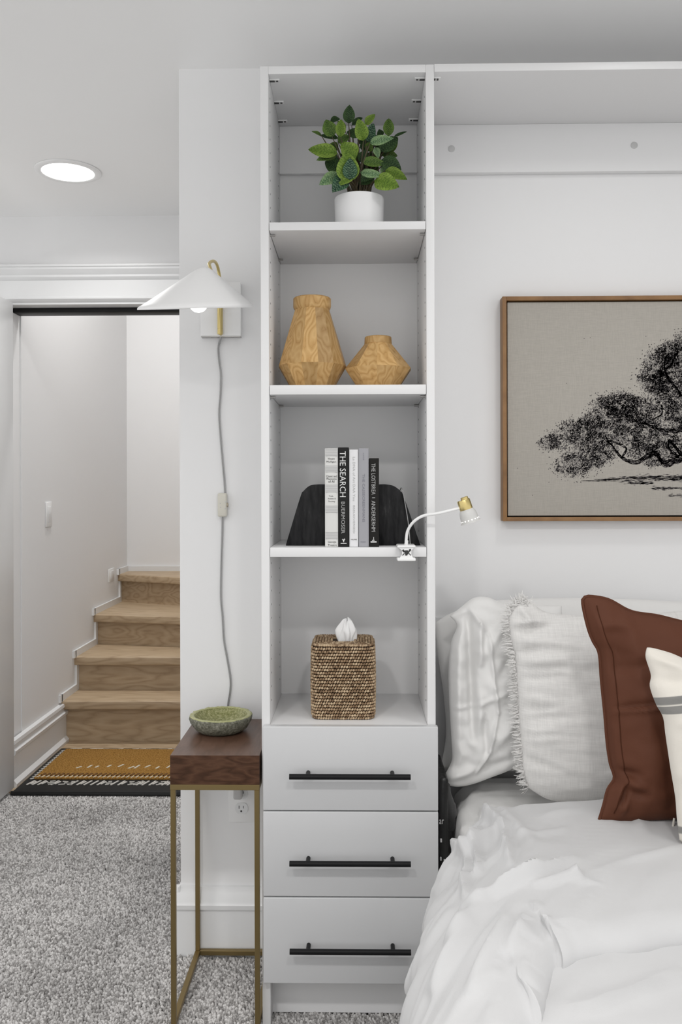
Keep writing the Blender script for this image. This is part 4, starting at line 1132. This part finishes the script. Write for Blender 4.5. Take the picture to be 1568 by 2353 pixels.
MZ = .492      # mattress top
bed = thing('bed', 'bed with white sheeted mattress beside the shelf unit', 'bed', (1.0, 1.25, 0))
b = B(); bx(b, .27, 1.70, .28, 2.20, .0, .27, .01); obj('base', b, M_gap, bed)
MR = [(1078, 1948, 1072, 1870, 8, .012), (1072, 1870, 1110, 1805, 9, .012), (1058, 1935, 1064, 1850, 7, .010), (1096, 1900, 1092, 1850, 8, -.010), (1110, 1880, 1170, 1810, 12, .010), (1130, 1850, 1200, 1800, 9, -.008), (1090, 1920, 1130, 1860, 9, .008)]
def mattress():
    x0, x1, y0, y1, za, zb_ = .245, 1.76, .25, 2.225, .20, MZ
    V = []; Fs = []
    nx, ny = 70, 170
    r = .075
    # profile around left edge: side bottom -> top -> right
    prof = []
    for k in range(14): prof.append((0, za + (zb_ - r - za) * k / 14, -1, 0))
    for k in range(10):
        a = PI / 2 * k / 10; prof.append((r - r * math.cos(a), zb_ - r + r * math.sin(a), -math.cos(a), math.sin(a)))
    for k in range(30): prof.append((r + (x1 - x0 - 2 * r) * k / 29, zb_, 0, 1))
    for k in range(1, 10):
        a = PI / 2 * k / 10; prof.append((x1 - x0 - r + r * math.sin(a), zb_ - r + r * math.cos(a), math.sin(a), math.cos(a)))
    prof.append((x1 - x0, za, 1, 0))
    m = len(prof)
    for j in range(ny + 1):
        Y = y0 + (y1 - y0) * j / ny
        for (dx, z, nx_, nz_) in prof:
            s_ = .008 * noise.noise(Vector((dx * 5, Y * 14, z * 3))) + .006 * noise.noise(Vector((dx * 12, Y * 26, z * 7)))
            lowf = .012 * max(0, (zb_ - .08 - z)) / .2 if nx_ < -.5 else 0
            rp = proj((x0 + dx, Y, z)); s_ += ridge(rp[0], rp[1], MR) + .006 * (1 - min(1, 2.5 * abs(noise.noise(Vector((dx * 4, Y * 16 + z * 12, z * 5 + 4)))))) ** 2
            V.append((x0 + dx + nx_ * (s_ + lowf), Y, z + nz_ * s_ * .8))
    for j in range(ny):
        for i in range(m - 1):
            a = j * m + i; Fs.append([a, a + 1, a + m + 1, a + m])
    Fs.append([i for i in range(m)][::-1]); Fs.append([ny * m + i for i in range(m)])
    Fs.append([0, ny * m, ny * m + m - 1, m - 1])
    npobj('sheeted_mattress', V, Fs, M_cotton, bed, smooth=50)
mattress()

# duvet: cross-section swept along the bed, folded back near the pillows
def interp(t, K):
    for (a, va), (c, vc) in zip(K, K[1:]):
        if t <= c: 
            f = max(0, (t - a) / (c - a)); f = f * f * (3 - 2 * f); return va + (vc - va) * f
    return K[-1][1]
XLK = [(.1, .095), (1.0, .092), (1.13, .10), (1.30, .115), (1.45, .136), (1.58, .162), (1.68, .185), (1.80, .196), (1.90, .212), (2.1, .222)]
ZTK = [(.1, .530), (1.5, .529), (1.75, .520), (1.95, .516), (2.1, .508)]
def section(u, Y):
    "u 0..1 from the right edge over the top, over the shoulder and down the left side -> point, normal"
    xl = interp(Y, XLK); zt = interp(Y, ZTK); r = .15 + .05 * min(1, max(0, (1.8 - Y) / .5)); ry = .15
    if u < .55:
        f = u / .55; X = 1.80 - (1.80 - xl - r) * f; return Vector((X, Y, zt)), Vector((0, 0, 1))
    if u < .78:
        a = (u - .55) / .23 * PI / 2
        return Vector((xl + r - r * math.sin(a), Y, zt - ry + ry * math.cos(a))), Vector((-math.sin(a) * .8, 0, math.cos(a))).normalized()
    f = (u - .78) / .22
    return Vector((xl + .012 * math.sin(f * 3), Y, zt - ry - (zt - ry - .10) * f)), Vector((-1, 0, 0))
DR = [  # creases of the duvet, photo px: x0, y0, x1, y1, width, height (m)
 (1112,1890,1172,1958,12,.016), (1172,1958,1188,2045,11,.013), (1125,1955,1130,2060,9,.012), (1112,2000,1108,2120,10,.012), (1150,1900,1225,1990,18,.008),
 (1060,1950,1110,2010,12,.012), (1110,2010,1155,1960,12,.012), (1048,1945,1062,1950,7,.010),
 (1180,2120,1320,2045,12,.010), (1110,2160,1240,2085,13,.012), (1090,2230,1150,2150,14,.011), (1060,2330,1120,2200,16,.011), (1135,2350,1190,2200,18,.010), (1000,2300,1080,2150,14,.008),
 (1320,2085,1350,2105,8,.008), (1240,2110,1330,2085,9,.008), (1450,2040,1568,2005,10,.004), (1440,1890,1480,1960,12,.006), (1250,1930,1340,1915,10,.005), (1200,1975,1300,1960,9,.004),
 (1350,2340,1568,2260,16,.008), (1300,2350,1420,2310,12,.006), (1200,2260,1240,2160,14,.010), (1240,2220,1262,2200,12,.012), (1420,1850,1440,1890,8,.006), (1330,1862,1420,1880,12,.006),
 (1030,2180,1060,2080,14,.007), (985,2260,1010,2150,16,.007), (1060,2080,1085,1990,12,.006)]
DRN = [(a, b_, c, d, w * .78, h) for a, b_, c, d, w, h in DR]
def duvet_layer(name, parent, lift, ystart, yend, nu, ny, thick, material, seed):
    V = []; S = []
    us = [(i / nu) ** .62 for i in range(nu + 1)]
    A = [ystart(u) for u in us]; Z = [yend(u) for u in us]
    def slope(L, i):
        a_, b_ = max(0, i - 1), min(nu, i + 1)
        dx = (section(us[a_], 1.5)[0] - section(us[b_], 1.5)[0]).length
        return 1 / math.sqrt(1 + ((L[b_] - L[a_]) / max(1e-6, dx)) ** 2)
    ka = [slope(A, i) for i in range(nu + 1)]; kz = [slope(Z, i) for i in range(nu + 1)]
    ymax, ymin = max(A), min(Z)
    for j in range(ny + 1):
        for i in range(nu + 1):
            u = us[i]
            Y = max(Z[i], min(A[i], ymax + (ymin - ymax) * j / ny))
            e0, e1 = (A[i] - Y) * ka[i], (Y - Z[i]) * kz[i]
            P, N = section(u, Y)
            rr = .035
            def rnd(e): 
                e = min(e, rr) / rr; return math.sqrt(max(0, 1 - (1 - e) ** 2))
            px, py = proj(P)
            h = 1.7 * ridge(px, py, DRN) * min(1, e1 / .04 + .1) * min(1, e0 / .03 + .2)
            q_ = Vector((P.x, P.y, P.z))
            h += .010 * noise.noise(Vector((q_.x * 3.2, q_.y * 3.2, q_.z * 3 + seed))) + .0045 * noise.noise(Vector((q_.x * 6 + q_.y * 5, q_.y * 9 - q_.x * 4, q_.z * 6 + seed)))
            # sharp slanting creases, stronger towards the left side
            wl_ = min(1, max(.12, (u - .42) / .2))
            ca_ = q_.x * .83 - q_.y * .55; cb_ = q_.x * .55 + q_.y * .83 - q_.z * .6
            n1 = noise.noise(Vector((ca_ * 15 + .5 * noise.noise(q_ * 6), cb_ * 3.2, seed + 3))); n2 = noise.noise(Vector((ca_ * 30, cb_ * 6.5 + 2 * n1, seed + 8)))
            h += wl_ * (.013 * (1 - min(1, abs(n1) * 2.6)) ** 2 * (.5 + noise.noise(q_ * 3.5)) + .004 * (1 - min(1, abs(n2) * 2.6)) ** 2)
            # drape: shallow vertical waves down the side
            if u > .62: h += (u - .62) * .05 * math.sin(Y * 34 + 2.5 * noise.noise(Vector((Y * 5, u * 4, seed))))
            lf = lift * rnd(e1) * (.35 + .65 * rnd(e0))
            q0 = P + N * (lf + h * (.4 + .6 * rnd(e1)))
            if e1 < rr and lift > .02:        # rolled hem: over the top, forward and tucked under
                th = (1 - e1 / rr) * PI * .86
                a_, b_ = max(0, i - 1), min(nu, i + 1)
                T = section(us[a_], Y)[0] - section(us[b_], Y)[0]; dl = max(1e-6, T.length); T /= dl
                zs = max(-1.0, min(1.0, (Z[a_] - Z[b_]) / dl))
                out = (T * zs + Vector((0, -1, 0))).normalized()
                q0 = P + N * (h * .5 + lift * (.5 + .5 * math.cos(th)) * (.35 + .65 * rnd(e0))) + out * (.024 * math.sin(th) - .012 * (th / PI))
            V.append(q0)
            S.append(P + N * (lf + h - thick) if False else P - N * .004)
    m = nu + 1; N_ = len(V); Fs = []
    for j in range(ny):
        for i in range(nu):
            a = j * m + i; Fs.append([a, a + 1, a + m + 1, a + m]); Fs.append([N_ + a, N_ + a + m, N_ + a + m + 1, N_ + a + 1])
    for i in range(nu):
        Fs.append([i + 1, i, N_ + i, N_ + i + 1]); a = ny * m + i; Fs.append([a, a + 1, N_ + a + 1, N_ + a])
    for j in range(ny):
        a = j * m; Fs.append([a, a + m, N_ + a + m, N_ + a]); a = j * m + nu; Fs.append([a + m, a, N_ + a, N_ + a + m])
    return npobj(name, V + S, Fs, material, parent, smooth=60)
dv = thing('duvet', 'rumpled white duvet folded back near the pillows', 'duvet', (.95, 1.1, MZ))
duvet_layer('lower_layer', dv, .012, lambda u: 1.55, lambda u: .22, 90, 90, .02, M_duvet, 1.0)
def y_head(u):      # head-side edge of the folded part, slanting away towards the left side
    return interp(u, [(0, 1.915), (.45, 1.915), (.52, 1.90), (.60, 1.86), (.70, 1.82), (.80, 1.77), (1.0, 1.74)])
def y_hem(u):       # free hem of the fold
    return interp(u, [(0, 1.42), (.40, 1.36), (.475, 1.335), (.53, 1.295), (.568, 1.26), (.60, 1.14), (.64, .98), (.72, .75), (1.0, .6)])
duvet_layer('folded_layer', dv, .045, y_head, y_hem, 210, 270, .02, M_duvet, 7.0)

# cushions ---------------------------------------------------------------
# rear pillow against the wall
V, Fs, fr, G = cushion([(1000, 1432), (1035, 1410), (1120, 1382), (1300, 1374), (1480, 1378), (1650, 1392), (1690, 1420)],
                       [(1012, 1765), (1100, 1770), (1300, 1772), (1500, 1772), (1690, 1770)],
                       [(1000, 1432), (1006, 1500), (1020, 1600), (1025, 1690), (1012, 1765)],
                       [(1690, 1420), (1682, 1500), (1680, 1650), (1690, 1770)],
                       2.20, .55, .12, .045, .03, 48, wr=.006)
tag(npobj('pillow', V, Fs, M_cotton), 'white pillow standing against the wall behind the other pillows', 'pillow')
# left pillow in a loose creased pillowcase
RA = [(1073,1405,1085,1690,11,-.022), (1098,1430,1098,1520,9,.014), (1050,1440,1046,1740,16,.014), (1085,1700,1100,1600,14,.010), (1118,1456,1130,1575,5,.008), (1130,1575,1138,1630,5,.009), (1138,1630,1120,1720,5,.009), (1120,1720,1092,1770,5,.008),
      (1078,1402,1116,1455,6,.009), (1030,1622,1085,1618,6,.006), (1085,1618,1170,1582,7,.007), (1110,1500,1160,1420,14,.009), (1140,1560,1175,1500,14,-.008), (1030,1785,1090,1760,12,.012), (1092,1765,1180,1735,14,-.008), (1140,1700,1175,1650,14,.008), (1045,1412,1075,1400,8,.010), (1110,1640,1112,1720,8,-.008)]
V, Fs, fr, G = cushion([(1034, 1416), (1060, 1395), (1088, 1374), (1120, 1372), (1165, 1386), (1290, 1392)],
                       [(1023, 1802), (1052, 1807), (1090, 1800), (1150, 1778), (1200, 1762), (1290, 1765)],
                       [(1034, 1416), (1050, 1438), (1036, 1480), (1031, 1540), (1033, 1620), (1038, 1700), (1039, 1745), (1024, 1780), (1023, 1802)],
                       [(1290, 1392), (1295, 1500), (1295, 1650), (1290, 1765)],
                       2.085, .50, .10, .045, .03, 96, R=[(a, b_, c, d, w * .8, h * 1.3) for a, b_, c, d, w, h in RA], wr=.009, wsc=.02, p=3.5, q=.5, seed=2.0)
tag(npobj('pillow', V, Fs, M_cotton), 'white pillow in a loose creased pillowcase beside the shelf unit', 'pillow')
# fringed pillow
RF = [(1175,1432,1240,1428,7,.008), (1180,1448,1260,1440,9,-.008), (1185,1500,1230,1490,9,-.007), (1190,1518,1290,1512,8,.005), (1190,1560,1280,1550,8,-.005), (1192,1600,1270,1606,7,.004), (1194,1650,1280,1640,8,-.004), (1196,1700,1270,1690,7,.004), (1200,1740,1280,1760,9,-.005),
      (1190,1395,1215,1425,8,.010), (1230,1400,1280,1432,9,-.006), (1180,1470,1300,1478,8,.005), (1190,1535,1290,1530,6,-.004), (1192,1625,1260,1622,6,-.004), (1196,1675,1270,1672,6,.004)]
FL = [(1188, 1388), (1168, 1420), (1172, 1470), (1182, 1510), (1186, 1570), (1190, 1640), (1196, 1720), (1200, 1770), (1212, 1808)]
V, Fs, fr, G = cushion([(1188, 1388), (1204, 1376), (1224, 1388), (1262, 1408), (1340, 1414), (1450, 1412), (1560, 1404), (1640, 1388)],
                       [(1212, 1808), (1260, 1836), (1320, 1842), (1440, 1842), (1560, 1838), (1640, 1810)],
                       FL, [(1640, 1388), (1655, 1470), (1655, 1700), (1640, 1810)],
                       1.99, .50, .13, .062, .03, 80, R=[(a, b_, c, d, w, h * 1.5) for a, b_, c, d, w, h in RF], wr=.0045, wsc=.014, aniso=(.5, 2.0), seed=4.0)
fp = thing('fringed_pillow', 'off-white linen pillow with frayed fringe edges', 'pillow', at_plane(1420, 1840, 1.99, .50, .13))
npobj('cover', V, Fs, M_linen, fp)
def fringe():
    V = []; Fs = []; rng = random.Random(5)
    P = resample([(1205, 1378)] + FL, 190); nrm = Vector((0, -1, .13)).normalized()
    for i, p in enumerate(P):
        for rep in range(2):
            L = rng.uniform(12, 24) * (1.2 if i < 30 else 1); a = rng.uniform(PI * .85, PI * 1.28) if i > 25 else rng.uniform(PI * .45, PI * 1.05)
            x, y = p.x + rng.uniform(-2, 3), p.y; w = rng.uniform(2.0, 5.5); h = rng.uniform(.002, .014); i0 = len(V)
            cv = rng.uniform(-.9, .9)
            for s_ in range(4):
                aa = a + cv * s_ / 3
                for sd in (-1, 1):
                    ww = w * (1 - s_ / 4)
                    V.append(at_plane(x - math.sin(aa) * ww * sd * .5, y - math.cos(aa) * ww * sd * .5 * -1, 1.99, .50, .13) + nrm * (h + .003 * math.sin(s_)))
                x += math.cos(aa) * L / 3; y -= math.sin(aa) * L / 3
            for s_ in range(3): Fs.append([i0 + 2 * s_, i0 + 2 * s_ + 1, i0 + 2 * s_ + 3, i0 + 2 * s_ + 2])
    for _ in range(140):    # tuft at the top corner
        a = rng.uniform(.1, PI * 1.0); r = rng.uniform(4, 24); x, y = 1200 + rng.uniform(-10, 12), 1386 + rng.uniform(-3, 8); h = rng.uniform(0, .018); i0 = len(V); cv = rng.uniform(-1.4, 1.4)
        for s_ in range(4):
            aa = a + cv * s_ / 3
            for sd in (-1, 1): V.append(at_plane(x - math.sin(aa) * sd * .9, y + math.cos(aa) * sd * .9, 1.99, .50, .13) + nrm * h)
            x += math.cos(aa) * r / 3; y -= math.sin(aa) * r / 3
        for s_ in range(3): Fs.append([i0 + 2 * s_, i0 + 2 * s_ + 1, i0 + 2 * s_ + 3, i0 + 2 * s_ + 2])
    stuff(npobj('fringe', V, Fs, M_linen, fp))
fringe()
# leather cushion
LL = [(1344, 1371), (1338, 1384), (1350, 1440), (1362, 1472), (1376, 1500), (1381, 1560), (1389, 1640), (1394, 1700), (1401, 1750), (1411, 1786), (1396, 1812), (1386, 1850), (1376, 1883)]
RL = [(1402,1440,1420,1560,22,-.008), (1405,1535,1480,1525,14,-.006), (1405,1632,1510,1615,5,.008), (1410,1622,1500,1606,8,-.006), (1418,1785,1460,1800,10,.010), (1415,1765,1450,1770,9,-.010), (1406,1850,1424,1800,7,.010), (1420,1840,1430,1800,6,-.008), (1430,1830,1420,1870,8,.008), (1440,1810,1470,1820,10,-.008), (1400,1660,1395,1560,6,-.004),
      (1354,1385,1388,1500,4,.006), (1388,1500,1400,1640,4,.006), (1400,1640,1412,1750,4,.006), (1500,1660,1540,1860,18,-.006), (1365,1440,1440,1430,12,.005)]
LT = [(1344, 1371), (1362, 1370), (1400, 1378), (1450, 1404), (1510, 1414), (1600, 1432), (1720, 1424), (1800, 1400), (1850, 1372), (1870, 1368)]
LB_ = [(1376, 1883), (1420, 1888), (1480, 1886), (1560, 1882), (1700, 1880), (1850, 1880)]
LR = [(1870, 1368), (1855, 1450), (1830, 1600), (1825, 1750), (1850, 1880)]
V, Fs, fr, G = cushion(LT, LB_, LL, LR, 1.76, .55, .13, .070, .035, 96, R=[(a, b_, c, d, w, h * 1.4) for a, b_, c, d, w, h in RL], wr=.006, wsc=.014, p=2.6, q=.6, seed=9.0)
lc = thing('leather_cushion', 'brown leather cushion with piped edges', 'cushion', at_plane(1600, 1884, 1.76, .55, .13))
npobj('cover', V, Fs, M_leather, lc)
b = B(); tube(b, [at_plane(p.x, p.y, 1.76, .55, .13) + Vector((0, -.004, 0)) for p in resample(LL[::-1] + LT[1:], 120)], .0032, 6); obj('piping', b, M_leather, lc)
m97 = 97
b = B(); tube(b, [fr[j * m97 + 5] + Vector((0, -.0004, 0)) for j in range(4, 93)], .0011, 5); obj('seam', b, M_seam, lc)
# cream striped lumbar cushion
CL_ = [(1487, 1488), (1484, 1510), (1496, 1550), (1494, 1578), (1508, 1618), (1524, 1648), (1530, 1690), (1542, 1770), (1552, 1830), (1556, 1880), (1562, 1930)]
CT = [(1487, 1488), (1500, 1489), (1540, 1500), (1600, 1522), (1720, 1540), (1860, 1530), (1960, 1492)]
CB = [(1562, 1930), (1600, 1948), (1720, 1955), (1860, 1950), (1930, 1935)]
CR = [(1960, 1492), (1945, 1560), (1930, 1700), (1925, 1850), (1930, 1935)]
RC = [(1490,1510,1568,1532,10,.010), (1500,1560,1568,1562,12,-.006), (1525,1605,1568,1590,7,.006), (1535,1665,1580,1650,10,.006), (1545,1790,1580,1770,10,.008), (1560,1850,1580,1800,10,-.006)]
V, Fs, fr, G = cushion(CT, CB, CL_, CR, 1.64, .57, .16, .062, .035, 80, R=RC, wr=.005, wsc=.014, seed=13.0)
def vline(x, y):    # band position across the cushion
    return y - (-.10 * (x - 1500) if x < 1700 else -20)
BAND = [y + (.17 * (x - 1510) if x < 1600 else 15.3) for (x, y, u, v) in G]
sc_t = thing('striped_cushion', 'cream cushion with grey woven stripes and tassels', 'cushion', at_plane(1740, 1950, 1.64, .57, .16))
cv = npobj('cover', V, Fs, M_creamf, sc_t)
ba = cv.data.attributes.new('band', 'FLOAT', 'POINT'); ba.data.foreach_set('value', np.array(BAND + BAND, dtype=np.float32))
b = B(); rng = random.Random(3)
tp = at_plane(1548, 1885, 1.73, .56, .1)
top = at(1550, 1880, 1.735); kn = at(1546, 1908, 1.73)
tube(b, [top, kn], .0022, 8); lathe(b, [(0, .006), (.005, .003), (.006, -.002), (.004, -.006), (0, -.006)], kn, 12)
for k in range(46):
    a = rng.uniform(0, 2 * PI); r = rng.uniform(.006, .018)
    e = at(1545, 1960, 1.70) + Vector((r * math.cos(a), r * math.sin(a) * .6, rng.uniform(-.004, .006)))
    tube(b, catmull([kn + Vector((0, 0, -.004)), kn.lerp(e, .5) + Vector((r * .4 * math.cos(a), r * .3 * math.sin(a), 0)), e], 3), .0012, 5)
obj('tassel', b, M_tas, sc_t)

# dark things in the gap between drawers and bed
gb = thing('storage_bag', 'black bag with white print squeezed between drawers and bed', 'bag', (.207, 2.12, 0))
b = B(); bx(b, .190, .2115, 2.03, 2.22, 0.001, .56, .008, 3)
for v in b.verts:
    v.co.x += .002 * noise.noise(Vector((v.co.y * 9, v.co.z * 9, 2)))
obj('bag_body', b, M_blackf, gb)
YG = 2.0295
text_part('printed_letters', 'ar', M_print_glint, gb, YG, at(1010, 1890, YG).x, at(1020.5, 1890, YG).x, at(1010, 1894, YG).z, at(1010, 1883, YG).z)
for (a, c, d, e) in ((1012, 1927, 1016, 1935), (1012, 1969, 1015, 1977), (1020, 1974, 1023, 1998), (1029, 1975, 1031, 1986), (1019, 2019, 1021, 2035), (1027, 2020, 1029, 2031)):
    p, r_ = at(a, e, YG), at(d, c, YG)
    b = B(); bx(b, p.x, min(r_.x, .2125), YG - .003, YG + .002, p.z, r_.z, .0008, 1); obj('painted_glint', b, M_print_glint, gb)  # small pale blocks: highlights on the bag put in as colour
b = B()
P = [at(1036, 1792, 2.09), at(1024, 1804, 2.08), at(1025, 1826, 2.07), at(1033, 1848, 2.07), at(1036, 1872, 2.08), at(1035, 1905, 2.10)]
tube(b, catmull(P, 6), [.004] + [.009] * 6 + [.013] * 12 + [.015] * 6 + [.012] * 5 + [.004], 14)
tag(obj('grey_cloth', b, M_greyf), 'dark grey cloth hanging down between drawers and mattress', 'cloth')
